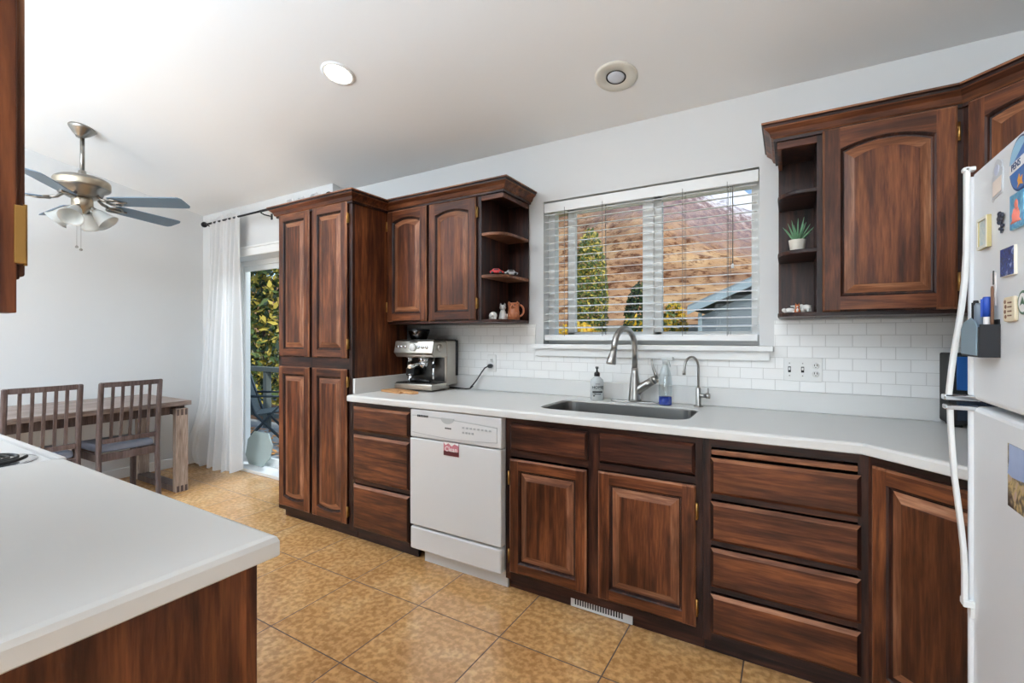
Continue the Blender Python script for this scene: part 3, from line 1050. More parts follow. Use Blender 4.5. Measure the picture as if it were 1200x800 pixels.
# countertop with backsplash strip
ct = thing('countertop', (-.8, -.34, .884), 'white laminate countertop along the window wall with low backsplash', 'countertop')
HOLE = rrect(-1.112, -.378, -.547, -.168, .08)
mb = MB()
slab(mb, [(-2.369, -.682), (.214, -.682), (.53, -.998), (1.165, -.998), (1.165, -.003), (-2.369, -.003)], .884, .924, .011, hole=HOLE)
mb.build('counter_slab', M_LAM, ct)
mb = MB(); mb.box(-2.348, 1.145, -.022, -.003, .924, 1.021, 0, .004); mb.box(-2.369, -2.349, -.635, -.003, .924, 1.021, 0, .004); mb.box(1.146, 1.165, -.998, -.003, .924, 1.021, 0, .004)
mb.build('backsplash_strip', M_LAM, ct)

# sink
sk = thing('sink', (-.745, -.36, .7), 'undermount stainless steel sink below the window', 'sink')
mb = MB()
R = []
for d, z in ((.0, .88), (.0, .919), (.003, .9195), (.006, .915), (.012, .74), (.03, .705), (.12, .695)):
    R.append([(x, y, z) for x, y in inset(rrect(-1.11, -.38, -.545, -.17, .08), d)])
mb.rings(R, smooth=False, cap1=True)
mb.build('basin', M_STEELR, sk, recalc=False)
mb = MB(); mb.lathe([(0, .698), (.03, .698), (.042, .7), (.045, .697), (.045, .694)], (-.745, -.34, 0)); mb.build('drain', M_CHROME, sk)

# main faucet
fc = thing('faucet', (-.735, -.09, .924), 'tall brushed nickel pull-down faucet on a deck plate behind the sink', 'faucet', rz=math.radians(-22))
mb = MB(); mb.prism(rrect(-.135, .135, -.028, .028, .027), 0, .007, 0, 'xy', bev=.002)
o = mb.build('deck_plate', M_STEEL, fc, local=True)
o.matrix_basis = Matrix.Rotation(math.radians(22), 4, 'Z'); WM[o] = WM[fc] @ o.matrix_basis
mb = MB(); mb.lathe([(.036, .007), (.034, .02), (.03, .06), (.0275, .1), (.0245, .13), (.019, .16), (.0175, .19)]); mb.build('faucet_body', M_STEEL, fc, local=True)
mb = MB()
path = [(0, 0, .185), (0, 0, .3)] + [(0, -.085 + .085 * math.cos(a), .3 + .105 * math.sin(a)) for a in [PI * k / 14 * .94 for k in range(1, 15)]]
mb.tube(path + [(0, -.174, .29)], .0155, n=14); mb.build('spout', M_STEEL, fc, local=True)
mb = MB(); mb.tube([(0, -.172, .3), (0, -.178, .278), (0, -.188, .25), (0, -.196, .222), (0, -.197, .216)], [.0165, .018, .022, .0265, .024], n=16); mb.build('spray_head', M_STEEL, fc, local=True)
mb = MB(); mb.tube([(.0, 0, .045), (.03, .012, .078), (.062, .026, .103), (.086, .036, .12)], [.024, .024, .0225, .0225], n=16)
mb.tube([(.092, .039, .124), (.11, .047, .136)], [.0225, .02], n=16); mb.build('valve', M_STEEL, fc, local=True)
mb = MB(); mb.tube([(.11, .047, .134), (.104, .043, .158), (.094, .038, .188), (.088, .035, .216), (.086, .034, .24)], [.011, .0095, .008, .0065, .005], n=10, flat=.7); mb.build('lever', M_STEEL, fc, local=True)

# drinking-water faucet
ff = thing('water_tap', (-.405, -.085, .924), 'slim gooseneck drinking water tap beside the blue-filled bottle', 'faucet', rz=math.radians(-30))
mb = MB(); mb.lathe([(.024, 0), (.024, .004), (.014, .007), (.0125, .012), (.0125, .095), (.009, .1)]); mb.build('tap_body', M_STEEL, ff, local=True)
mb = MB(); mb.tube([(0, 0, .09), (0, 0, .2)] + [(0, -.052 + .052 * math.cos(a), .2 + .058 * math.sin(a)) for a in [PI * k / 12 for k in range(1, 13)]] + [(0, -.108, .175)], .0062, n=10)
mb.lathe([(.008, 0), (.008, .02)], (0, -.108, .168), n=12); mb.build('spout', M_STEEL, ff, local=True)
mb = MB(); mb.tube([(0, 0, .058), (.032, .016, .058)], .011, n=12); mb.tube([(.033, .016, .058), (.05, .025, .058)], .0135, n=12); mb.tube([(.042, .021, .06), (.042, .021, .098)], .0038, n=8); mb.build('lever', M_STEEL, ff, local=True)

# soap bottle
M_SOAP = mat('clear_soap_glass', (222, 226, 226), .12, trans=.35, spec=.5)
M_INK = mat('black_print', (26, 26, 28), .6)
sb = thing('soap_bottle', (-.95, -.1, .924), 'clear soap bottle with black pump and black HOME lettering beside the sink', 'bottle', rz=math.radians(26))
mb = MB(); mb.lathe([(0, 0), (.034, 0), (.038, .004), (.038, .1), (.034, .116), (.018, .13), (.014, .133), (.014, .142)]); mb.build('bottle', M_SOAP, sb, local=True)
mb = MB(); mb.lathe([(.0165, .136), (.0165, .152), (.012, .158), (.006, .161), (.0045, .178), (.009, .179), (.009, .19), (0, .191)]); mb.box(-.004, .004, -.034, .0, .182, .189, 0, .001); mb.build('pump', M_BLACK, sb, local=True)
text('HOME', .0225, (0, -.0388, .074), (PI / 2, 0, 0), M_INK, sb, .0016, local=True)
for q in ((-.012, .012, -.039, -.037, .092, .0945), (-.028, .026, -.0392, -.026, .044, .0525), (-.018, .018, -.0391, -.033, .034, .038)):
    mb = MB(); mb.box(*q); mb.build('label_print', M_INK, sb, local=True)
mb = MB(); mb.ball((-.02, -.0335, .026), .0042); mb.build('label_print', M_INK, sb, local=True)

# spray bottle
M_BLUE = mat('blue_liquid', (24, 58, 160), .15)
bt = thing('spray_bottle', (-.565, -.115, .924), 'clear spray bottle with bright blue liquid in the bottom', 'bottle', rz=math.radians(-20))
mb = MB(); mb.lathe([(0, .001), (.032, .001), (.034, .006), (.034, .1), (.031, .15), (.024, .185), (.016, .205), (.013, .215), (.013, .225)]); mb.build('bottle', M_CLEAR, bt, local=True)
mb = MB(); mb.lathe([(0, .003), (.031, .003), (.0325, .008), (.0325, .045), (0, .045)]); mb.build('liquid', M_BLUE, bt, local=True)
mb = MB(); mb.lathe([(.015, .215), (.015, .235), (.01, .238)]); mb.box(-.02, .048, -.009, .009, .238, .256, 0, .004); mb.prism([(.012, .238), (.022, .238), (.03, .205), (.024, .203)], -.005, .005, 0, 'xz'); mb.build('trigger_head', M_GLASSY, bt, local=True)

# outlet plates
M_PLATE = mat('white_plate', (232, 232, 229), .35); M_SLOT = mat('slot_dark', (40, 38, 36), .7)
sp = thing('switch_plate', (.055, -.009, 1.127), 'white triple wall plate with two switches and an outlet on the tile', 'switch plate')
mb = MB(); mb.box(-.026, .134, -.0145, -.0085, 1.07, 1.184, 0, .003); mb.build('plate', M_PLATE, sp)
for x in (0, .054):
    mb = MB(); mb.box(x - .006, x + .006, -.0165, -.0143, 1.113, 1.141, 0); mb.build('switch_slot', M_SLOT, sp)
    mb = MB(); mb.box(x - .004, x + .004, -.024, -.016, 1.124, 1.137, 0, .002); mb.build('toggle', M_PLATE, sp)
    mb = MB(); mb.lathe([(0, .002), (.003, .002), (.003, 0)], (x, -.0143, 1.157), 'y', n=10); mb.lathe([(0, .002), (.003, .002), (.003, 0)], (x, -.0143, 1.097), 'y', n=10); mb.build('screw', M_STEEL, sp)
for z in (1.108, 1.146):
    mb = MB(); mb.lathe([(0, .0025), (.014, .0025), (.015, .001), (.015, 0)], (.107, -.0143, z), 'y', n=20); o = mb.build('receptacle', M_PLATE, sp)
    mb = MB()
    for dx in (-.005, .005): mb.box(.107 + dx - .0013, .107 + dx + .0013, -.0176, -.0165, z - .001, z + .008); mb.build('slot', M_SLOT, o); mb = MB()
    mb.ball((.107, -.0168, z - .007), .0022); mb.build('slot', M_SLOT, o)
wo = thing('wall_outlet', (-1.73, -.009, 1.11), 'white wall outlet on the tile behind the espresso machine cord', 'outlet')
mb = MB(); mb.box(-1.765, -1.695, -.0145, -.0085, 1.05, 1.165, 0, .003); mb.build('plate', M_PLATE, wo)
for z in (1.089, 1.127):
    mb = MB(); mb.lathe([(0, .0025), (.014, .0025), (.015, .001), (.015, 0)], (-1.73, -.0143, z), 'y', n=20); o = mb.build('receptacle', M_PLATE, wo)
    mb = MB()
    for dx in (-.005, .005):
        mb = MB(); mb.box(-1.73 + dx - .0013, -1.73 + dx + .0013, -.0176, -.0165, z - .001, z + .008); mb.build('slot', M_SLOT, o)

# blind
M_SLAT = mat('white_slat', (236, 237, 237), .4); M_CORD = mat('grey_cord', (120, 116, 110), .8)
bl = thing('window_blind', (-.74, .035, 1.245), 'white horizontal slat blind, open, hanging in the kitchen window', 'blind')
mb = MB(); mb.box(-1.342, -.133, .004, .02, 2.07, 2.131, 0, .004); mb.box(-1.33, -.145, .02, .06, 2.09, 2.131); mb.build('valance', M_TRIM, bl)
mb = MB(); mb.box(-1.338, -.137, .002, .052, 1.262, 1.298, 0, .005); mb.build('bottom_rail', M_SLAT, bl)
mb = MB()
for k in range(17):
    z = 1.342 + k * .0448
    mb.box(-1.335, -.142, .002, .052, z - .0013, z + .0013, 0, rot=('X', math.radians(9)))
mb.build('slats', M_SLAT, bl)
for x in (-1.2, -.954, -.5, -.278):
    for q in ((x - .0012, x + .0012, -.001, .001), (x - .0012, x + .0012, .053, .055), (x + .012, x + .014, .026, .028)):
        mb = MB(); mb.box(*q, 1.29, 2.09); mb.build('ladder_cord', M_CORD, bl)
mb = MB(); mb.tube([(-.251, -.012, 2.06), (-.251, -.012, 1.66)], .0028, n=8); mb.build('tilt_cord', M_CORD, bl)
mb = MB(); mb.lathe([(0, 0), (.007, .001), (.005, .02), (.003, .024), (0, .025)], (-.251, -.012, 1.637), n=12); mb.build('cord_tassel', M_SLAT, bl)

# ------------------------------------------------------------------ wall cabinets
def shelf_poly(x_in, x_out, y0=-.33, y1=-.012, r=.11, left=False):
    """shelf outline, rounded at its free front corner"""
    pts = []
    if not left:
        pts = [(x_in, y1), (x_in, y0)]
        for k in range(9):
            a = -PI / 2 + PI / 2 * k / 8
            pts.append((x_out - r + r * math.cos(a), y0 + r + r * math.sin(a)))
        pts.append((x_out, y1))
    else:
        pts = [(x_out, y1)]
        for k in range(9):
            a = PI + PI / 2 * k / 8
            pts.append((x_out + r + r * math.cos(a), y0 + r + r * math.sin(a)))
        pts += [(x_in, y0), (x_in, y1)]
    return pts

YU = -.33
uc = thing('wall_cabinet', (-1.9, -.16, 1.372), 'stained wood wall cabinet with two arched doors and open end shelves, over the espresso machine', 'cabinet')
mb = MB()
mb.box(-2.37, -2.354, YU + .02, -.012, 1.372, 2.16); mb.box(-1.612, -1.596, YU + .02, -.012, 1.372, 2.16)
mb.box(-2.354, -1.612, YU + .02, -.012, 1.372, 1.388); mb.box(-2.354, -1.612, YU + .02, -.012, 2.14, 2.16); mb.box(-2.354, -1.612, -.02, -.012, 1.388, 2.14)
mb.build('carcass', W_DK, uc)
frame(uc, -2.37, -1.596, 1.372, 2.16, xs=[(-2.02, -1.99)], y=YU)
door(uc, -2.366, YU, 1.387, .352, .748, arch_t=.024, hinges=[('l', .07), ('l', .62)])
door(uc, -1.995, YU, 1.387, .37, .745, arch_t=.024, hinges=[('r', .07), ('r', .62)])
mb = MB(); mb.box(-1.596, -1.442, -.02, -.012, 1.39, 2.13); mb.build('back_panel', W_DK, uc)
for z, nm in ((1.372, 'shelf'), (1.64, 'shelf'), (1.893, 'shelf')):
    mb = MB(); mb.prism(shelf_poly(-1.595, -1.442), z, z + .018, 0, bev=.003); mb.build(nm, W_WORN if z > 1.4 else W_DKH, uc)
mb = MB(); mb.box(-1.595, -1.442, YU, -.012, 2.13, 2.16); mb.prism([(-1.595, YU), (-1.442, YU), (-1.442, -.012), (-1.458, -.012), (-1.458, YU + .016), (-1.595, YU + .016)], 2.105, 2.13, 1); mb.build('top_panel', [W_DK, W_H], uc)
mb = MB(); mb.sweep([(-2.37, YU, 2.135), (-1.442, YU, 2.135), (-1.442, -.012, 2.135)], CROWN, mis=CROWN_M); mb.build('crown_moulding', CROWNM, uc)

rc = thing('wall_cabinet', (.25, -.16, 1.372), 'stained wood wall cabinet with open end shelves and one large arched door, beside the window', 'cabinet')
mb = MB()
mb.box(.1, .116, YU + .02, -.012, 1.372, 2.13); mb.box(.53, .546, YU + .02, -.012, 1.372, 2.13); mb.box(.116, .53, YU + .02, -.012, 1.372, 1.388); mb.box(.116, .53, YU + .02, -.012, 2.12, 2.15); mb.box(.116, .53, -.02, -.012, 1.388, 2.12)
mb.build('carcass', W_DK, rc)
frame(rc, .098, .55, 1.372, 2.15, y=YU, w=.022)
door(rc, .117, YU, 1.387, .414, .748, arch_t=.03, stile=.066, hinges=[('r', .07), ('r', .62)])
mb = MB(); mb.box(-.046, .1, -.02, -.012, 1.39, 2.12); mb.build('back_panel', W_DK, rc)
for z in (1.372, 1.64, 1.893):
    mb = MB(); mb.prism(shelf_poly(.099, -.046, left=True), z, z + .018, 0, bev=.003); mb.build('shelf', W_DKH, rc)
mb = MB(); mb.box(-.046, .099, YU, -.012, 2.12, 2.15); mb.prism([(-.046, -.012), (-.046, YU), (.099, YU), (.099, YU + .016), (-.03, YU + .016), (-.03, -.012)], 2.095, 2.12, 1); mb.build('top_panel', [W_DK, W_H], rc)
mb = MB(); mb.sweep([(-.046, -.012, 2.125), (-.046, YU, 2.125), (.55, YU, 2.125)], CROWN, mis=CROWN_M); mb.build('crown_moulding', CROWNM, rc)

cu = thing('corner_wall_cabinet', (.55, YU, 0), 'stained wood diagonal corner wall cabinet above the fridge edge', 'cabinet', rz=-PI / 4)
frame(cu, 0, .42, 1.372, 2.15, y=0, local=True)
door(cu, .022, 0, 1.387, .376, .748, arch_t=.024, local=True)
mb = MB()
poly = [(.552, YU + .02), (.552, -.012), (1.16, -.012), (1.16, -.625), (.86, -.625)]
mb.prism(poly[::-1], 1.372, 1.388); mb.prism(poly[::-1], 2.13, 2.15)
mb.prism([(.86, -.625), (1.16, -.625), (1.16, -.609), (.86, -.609)], 1.388, 2.13)
mb.build('carcass', W_DK, cu)
mb = MB(); a = CROWN
mb.sweep([(.55, YU, 2.125), (.847, YU - .297, 2.125), (1.16, YU - .297, 2.125)], CROWN, mis=CROWN_M); mb.build('crown_moulding', CROWNM, cu)

# things on the open shelves
M_TERRA = mat('brown_glaze', (176, 104, 66), .35, bump=.3, bscale=90); M_PORC = mat('white_porcelain', (232, 228, 222), .3); M_EYE = mat('black_glaze', (24, 22, 22), .3)
M_RED = mat('red_paint', (196, 44, 44), .3); M_SILV = mat('silver_paint', (170, 174, 180), .3, metal=.5)
mug = thing('animal_mug', (-1.494, -.12, 1.39), 'brown ceramic mug moulded as an animal with ears and a loop handle', 'mug', rz=math.radians(20))
mb = MB(); mb.lathe([(0, .004), (.034, .0), (.038, .006), (.037, .05), (.034, .062), (.036, .1), (.037, .108), (.033, .109), (.031, .1), (.03, .02), (0, .015)], n=26)
mb.ball((0, -.034, .083), .016, scale=(1, .7, .75)); mb.ball((-.02, -.027, .03), .015, scale=(.9, .8, 1.3)); mb.ball((.02, -.027, .03), .015, scale=(.9, .8, 1.3)); mb.build('mug_body', M_TERRA, mug, local=True)
mb = MB(); mb.tube([(.034, 0, .095)] + [(.034 + .03 * math.sin(a), 0, .06 + .036 * math.cos(a)) for a in [PI * k / 10 for k in range(1, 10)]] + [(.034, 0, .024)], .006, n=10); mb.build('handle', M_TERRA, mug, local=True)
mb = MB()
for s_ in (-1, 1): mb.lathe([(.011, 0), (.009, .008), (0, .02)], (s_ * .026, -.016, .1), n=10)
mb.build('ear', M_TERRA, mug, local=True)
mb = MB()
for s_ in (-1, 1): mb.ball((s_ * .013, -.034, .094), .004)
mb.ball((0, -.046, .086), .004); mb.build('face', M_EYE, mug, local=True)
ctf = thing('cat_figurine', (-1.5615, -.14, 1.39), 'white porcelain cat figurine standing beside the brown mug', 'figurine', rz=math.radians(20))
mb = MB(); mb.lathe([(0, 0), (.026, 0), (.028, .006), (.024, .03), (.018, .055), (.012, .066)], n=20, sy=.85); mb.ball((0, -.004, .08), .02, scale=(1.1, .9, .9))
for s_ in (-1, 1):
    mb.lathe([(.008, 0), (.006, .008), (0, .018)], (s_ * .013, -.002, .092), n=8); mb.ball((s_ * .01, -.024, .006), .008, scale=(.8, 1.3, .7))
mb.tube([(.02, .012, .008), (.032, .004, .02), (.028, 0, .04)], .005, n=8); mb.build('cat_body', M_PORC, ctf, local=True)
mb = MB()
for s_ in (-1, 1): mb.ball((s_ * .008, -.021, .083), .0025)
mb.build('eye', M_EYE, ctf, local=True)
shl = thing('shell_ornament', (-1.564, -.25, 1.39), 'small round white porcelain ornament at the front of the bottom shelf', 'ornament', rz=.4)
mb = MB(); mb.ball((0, 0, .024), .026, scale=(1, .8, .95)); mb.ball((-.015, -.012, .008), .009); mb.ball((.015, -.012, .008), .009); mb.ball((0, -.018, .03), .012); mb.build('ornament_body', M_PORC, shl, local=True)

def toy_car(loc, rz, m, label):
    t = thing('toy_car', loc, label, 'toy car', rz=rz)
    WM[t] = WM[t] @ Matrix.Diagonal((1.2, 1.2, 1.3, 1)); t.matrix_basis = WM[t]
    mb = MB()
    prof = [(-.034, .007), (.034, .007), (.035, .014), (.02, .018), (.012, .027), (-.016, .027), (-.026, .018), (-.035, .016)]
    mb.prism(prof, -.014, .014, 0, 'xz', bev=.002); mb.build('car_body', m, t, local=True)
    for x in (-.021, .021):
        mb = MB()
        for y in (-.0145, .0145): mb.lathe([(0, -.003), (.0072, -.003), (.0072, .003), (0, .003)], (x, y, .0072), 'y', n=14)
        mb.build('wheel', M_BLACK, t, local=True)
    mb = MB(); mb.prism([(-.014, .0195), (.013, .0195), (.008, .0255), (-.012, .0255)], -.0148, .0148, 0, 'xz'); mb.build('window', M_BLACK, t, local=True)
    return t
toy_car((-1.508, -.292, 1.658), .35, M_RED, 'red toy car on the middle open shelf')
toy_car((-1.466, -.2, 1.658), .7, M_SILV, 'silver grey toy car on the middle open shelf')

M_POT = mat('cream_pot', (224, 216, 202), .55); M_SOIL = mat('potting_soil', (60, 46, 36), .95, bump=.5, bscale=120); M_ALOE = mat('aloe_leaf', (104, 150, 112), .5)
pl = thing('potted_succulent', (.03, -.2, 1.658), 'spiky green succulent in a small cream pot on the open shelf', 'plant')
mb = MB(); mb.lathe([(0, 0), (.024, 0), (.026, .003), (.0335, .056), (.034, .06), (.031, .06), (.029, .05), (0, .05)]); mb.build('pot', M_POT, pl, local=True)
mb = MB(); mb.lathe([(0, .052), (.0298, .051), (.0298, .045)]); mb.build('soil', M_SOIL, pl, local=True)
for k in range(17):
    a = k * 2.4; tl = .25 + .75 * (k / 16)
    L = .108 - .02 * (k / 16) + random.uniform(-.008, .008)
    d = Vector((math.cos(a), math.sin(a), 0))
    pts, rs = [], []
    for j in range(6):
        t = j / 5
        pts.append(Vector((0, 0, .05)) + d * (.006 + L * .72 * tl * t) + Vector((0, 0, L * (t * (1.15 - .6 * tl) - .18 * tl * t * t * 0))))
        rs.append(.0052 * (1 - t) ** .7 + .0004)
    mb = MB(); mb.tube(pts, rs, n=7); mb.build('leaf', M_ALOE, pl, local=True)

M_ORNG = mat('orange_glaze', (196, 110, 60), .4)
fx = thing('fox_figurine', (.03, -.24, 1.39), 'small orange and white animal figurine on the bottom open shelf by the window', 'figurine')
mb = MB(); mb.lathe([(0, 0), (.012, 0), (.013, .004), (.008, .022)], n=14); mb.build('body', M_ORNG, fx, local=True)
mb = MB(); mb.ball((0, -.002, .028), .01, scale=(1, .9, .85)); mb.lathe([(.004, 0), (0, .009)], (-.006, -.002, .035), n=8); mb.lathe([(.004, 0), (0, .009)], (.006, -.002, .035), n=8); mb.build('head', M_ORNG, fx, local=True)
mb = MB(); mb.ball((0, -.0115, .012), .006, scale=(.8, .5, 1.3)); mb.ball((0, -.011, .026), .004); mb.build('white_markings', M_PORC, fx, local=True)
ln = thing('lying_figurine', (-.002, -.235, 1.39), 'small white lying animal figurine beside the orange figurine', 'figurine', rz=.2)
mb = MB(); mb.ball((.004, 0, .012), .012, scale=(1.7, .9, .95)); mb.ball((-.02, -.003, .013), .009); mb.ball((-.014, -.008, .004), .004, scale=(2, 1, 1)); mb.ball((.02, -.008, .004), .004, scale=(2, 1, 1)); mb.build('figurine_body', M_PORC, ln, local=True)
el = thing('elephant_figurine', (.064, -.2, 1.39), 'small white elephant figurine beside the shelf stile', 'figurine', rz=-.5)
mb = MB(); mb.ball((0, 0, .024), .016, scale=(1.3, .9, .9)); mb.ball((-.021, 0, .03), .011)
for x, y in ((-.012, -.008), (-.012, .008), (.012, -.008), (.012, .008)): mb.tube([(x, y, 0), (x, y, .02)], .0055, n=8)
mb.tube([(-.03, 0, .03), (-.036, 0, .02), (-.037, 0, .008)], [.004, .0035, .003], n=8); mb.ball((-.019, -.01, .03), .009, scale=(.8, .3, 1)); mb.ball((-.019, .01, .03), .009, scale=(.8, .3, 1)); mb.build('figurine_body', M_PORC, el, local=True)
dsh = thing('small_dish', (.045, -.12, 1.39), 'flat white dish behind the figurines on the bottom open shelf', 'dish')
mb = MB(); mb.lathe([(0, 0), (.02, 0), (.03, .03), (.042, .036), (.042, .039), (.028, .034), (0, .006)]); mb.build('dish_body', M_PORC, dsh, local=True)

# ------------------------------------------------------------------ espresso machine
M_SS = mat('brushed_stainless', (186, 180, 170), .3, metal=1)
M_SSD = mat('dark_stainless', (92, 90, 88), .3, metal=1)
em = thing('espresso_machine', (-2.155, -.17, .924), 'stainless steel espresso machine with bean hopper on the white counter', 'espresso machine', rz=math.radians(4))
w2 = .16
mb = MB(); mb.box(-w2, w2, -.0, .13, .03, .335, 0, .008); mb.box(-w2, w2, -.15, 0.0, .225, .335, 0, .01); mb.prism([(-.14, .0), (.14, 0), (.14, .05), (-.14, .05)], .0, .04, 0, 'xy'); mb.build('housing', M_SS, em, local=True)
mb = MB(); mb.prism([(-.152, .24), (-.168, .255), (-.15, .332), (-.14, .332), (-.14, .235)], -w2 + .002, w2 - .002, 0, 'yz', bev=.003); mb.build('control_panel', M_SS, em, local=True)
TL = Matrix.Rotation(math.radians(-13), 3, 'X')
mb = MB(); mb.lathe([(0, .014), (.022, .014), (.025, .01), (.026, 0)], (-.0, -.162, .29), 'y'); mb.build('pressure_gauge', M_PLATE, em, local=True)
for x in (-.125, -.098, -.066):
    mb = MB(); mb.lathe([(0, .008), (.009, .008), (.011, .004), (.011, 0)], (x, -.16, .294), 'y', n=16); mb.build('button', M_CHROME, em, local=True)
for x in (.045, .078, .111):
    mb = MB(); mb.lathe([(0, .008), (.009, .008), (.011, .004), (.011, 0)], (x, -.16, .292), 'y', n=16); mb.build('button', M_CHROME, em, local=True)
mb = MB(); mb.box(-.03, .03, -.158, -.152, .322, .329); mb.build('badge', M_SSD, em, local=True)
mb = MB(); mb.box(-w2 + .004, w2 - .004, -.165, .0, .012, .05, 0, .006); mb.build('drip_tray', M_SS, em, local=True)
mb = MB(); mb.box(-w2 + .012, w2 - .012, -.158, -.006, .05, .055, 0, .001)
for k in range(12): mb.box(-.14 + k * .024, -.128 + k * .024, -.152, -.012, .055, .057)
mb.build('drip_grid', M_SSD, em, local=True)
mb = MB(); mb.box(-.14, .14, -.006, .0, .06, .22, 0); mb.build('splash_panel', M_SSD, em, local=True)
mb = MB(); mb.lathe([(.036, .235), (.036, .2), (.032, .19)], (.03, -.085, 0)); mb.lathe([(.03, .235), (.022, .205), (.02, .19)], (-.085, -.085, 0), n=20); mb.build('group_head', M_CHROME, em, local=True)
mb = MB(); mb.lathe([(.034, .195), (.034, .168), (.018, .155), (.016, .14)], (.03, -.085, 0)); mb.tube([(.03, -.11, .18), (.03, -.15, .176), (.03, -.235, .168)], [.008, .012, .0135], n=12); mb.build('portafilter', M_CHROME, em, local=True)
mb = MB(); mb.box(-.12, -.05, -.09, -.02, .095, .15, 0, .006); mb.build('grinder_cradle', M_BLACK, em, local=True)
mb = MB(); mb.tube([(.128, -.1, .225), (.13, -.115, .19), (.142, -.13, .14), (.155, -.15, .085)], [.008, .006, .006, .005], n=10); mb.build('steam_wand', M_CHROME, em, local=True)
mb = MB(); mb.tube([(.135, -.118, .175), (.147, -.138, .165)], .012, n=10); mb.build('wand_grip', M_BLACK, em, local=True)
mb = MB(); mb.lathe([(.024, 0), (.024, .012), (.02, .016), (0, .016)], (w2, -.09, .287), 'x', n=20); mb.build('steam_dial', M_SS, em, local=True)
mb = MB(); mb.box(-w2 + .01, w2 + .001, .1, .135, .09, .338, 0, .004); mb.build('water_tank', M_SMOKE if False else M_BLACK, em, local=True)
mb = MB(); mb.box(-w2 + .02, w2 - .01, -.13, .13, .335, .343, 0, .003); mb.build('warming_tray', M_SSD, em, local=True)
mb = MB(); mb.lathe([(.052, .343), (.058, .36), (.072, .395), (.073, .402), (.0, .403)], (-.06, -.02, 0)); mb.build('bean_hopper', M_SMOKE, em, local=True)
mb = MB(); mb.lathe([(.074, .402), (.076, .408), (.07, .414), (.02, .416), (0, .416)], (-.06, -.02, 0)); mb.build('hopper_lid', M_BLACK, em, local=True)
mb = MB(); mb.lathe([(0, .055), (.018, .055), (.02, .06), (.02, .085), (.014, .09), (.014, .1), (.02, .104), (.02, .108), (0, .108)], (-.07, -.1, .002), n=20); mb.build('tamper', M_CHROME, em, local=True)
mb = MB(); mb.tube([(-.02, -.11, .075), (.05, -.12, .07), (.11, -.13, .066)], [.013, .012, .01], n=12); mb.lathe([(.034, .057), (.034, .078), (.03, .082)], (-.045, -.09, 0)); mb.build('spare_portafilter', M_BLACK, em, local=True)
mb = MB()
mb.tube([(-2.05, -.06, .93), (-1.98, -.05, .929), (-1.9, -.075, .93), (-1.86, -.085, .935), (-1.845, -.07, .95), (-1.86, -.055, .955), (-1.872, -.06, .94), (-1.85, -.06, .96), (-1.82, -.05, 1.0), (-1.79, -.045, 1.045), (-1.765, -.045, 1.075), (-1.745, -.043, 1.085), (-1.732, -.035, 1.088)], .0042, n=8)
pcord = mb.build('power_cord', M_BLACK, em)
mb = MB(); mb.lathe([(0, .034), (.009, .034), (.014, .026), (.015, .004), (.013, 0)], (-1.73, -.017, 1.089), 'y', n=16, sx=1.1); mb.build('plug', M_BLACK, pcord)

M_BAMB = wood('orange_board_wood', 0, [(.3, (196, 140, 92)), (.55, (216, 164, 112)), (.75, (226, 180, 132))], blotch=.2, dark=(.85, .8, .75), rough=.5)
M_BAMB.node_tree.nodes['Principled BSDF'].inputs['Roughness'].default_value = .5
bd = thing('wooden_board', (-2.17, -.42, .9245), 'small pale wooden board lying in front of the espresso machine', 'board', rz=math.radians(-8))
mb = MB(); mb.prism([(-.14, -.05), (.06, -.055), (.066, -.035), (.15, -.02), (.155, .02), (.06, .05), (-.14, .05)], 0, .014, 0, bev=.003); mb.build('board_body', M_BAMB, bd, local=True)

# dark appliance in the corner behind the fridge
M_NAVY = mat('blue_display', (30, 84, 150), .3)
bx = thing('countertop_oven', (.745, -.1, .924), 'dark boxy appliance with a blue panel on the counter behind the fridge handle', 'appliance')
mb = MB(); mb.box(-.2, .2, -.07, .07, .012, .295, 0, .006)
for x in (-.17, .17): mb.box(x - .015, x + .015, -.05, .05, 0, .014)
mb.build('casing', mat('matt_black', (12, 12, 14), .65), bx, local=True)
mb = MB(); mb.box(-.178, .17, -.076, -.069, .15, .282, 0, .002); mb.build('display_panel', M_NAVY, bx, local=True)
mb = MB(); mb.box(-.178, .17, -.076, -.069, .03, .135, 0, .003); mb.build('front_door', mat('dark_oven_door', (40, 48, 60), .2), bx, local=True)

# ------------------------------------------------------------------ stove side: peninsula, range, wall cabinet
pb = thing('base_cabinet', (-1.33, -2.5, 0), 'stained wood base cabinet with a plain end panel under the near white counter', 'cabinet')
mb = MB(); mb.box(-.843, -.823, -2.805, -2.185, .065, .884, 0); mb.build('end_panel', W_V, pb)
mb = MB()
mb.box(-1.865, -.843, -2.2, -2.185, .065, .11, 1); mb.box(-1.865, -.843, -2.185, -2.17, .84, .884, 1)
for x in (-1.865, -1.36, -.855): mb.box(x, x + .032, -2.185, -2.166, .065, .884, 0)
mb.build('face_frame', [W_V, W_H], pb)
mb = MB(); mb.box(-1.865, -1.849, -2.805, -2.2, .065, .884); mb.box(-1.849, -.843, -2.805, -2.79, .065, .884); mb.box(-1.849, -.843, -2.79, -2.2, .065, .08); mb.build('carcass', W_DK, pb)
mb = MB(); mb.box(-1.865, -.83, -2.25, -2.235, 0, .066); mb.box(-.845, -.83, -2.8, -2.25, 0, .066); mb.build('toe_kick', W_DKH, pb)
# fronts face the window wall
tmp = []
for x in (-1.835, -1.33):
    mb = MB(); mb.box(x, x + .48, -2.166, -2.148, .11, .69, 0, .006); mb.box(x + .07, x + .41, -2.15, -2.143, .18, .62, 0, .004); mb.build('door', W_V, pb)
    mb = MB(); mb.box(x, x + .48, -2.166, -2.148, .72, .85, 0, .006); mb.build('drawer_front', W_H, pb)

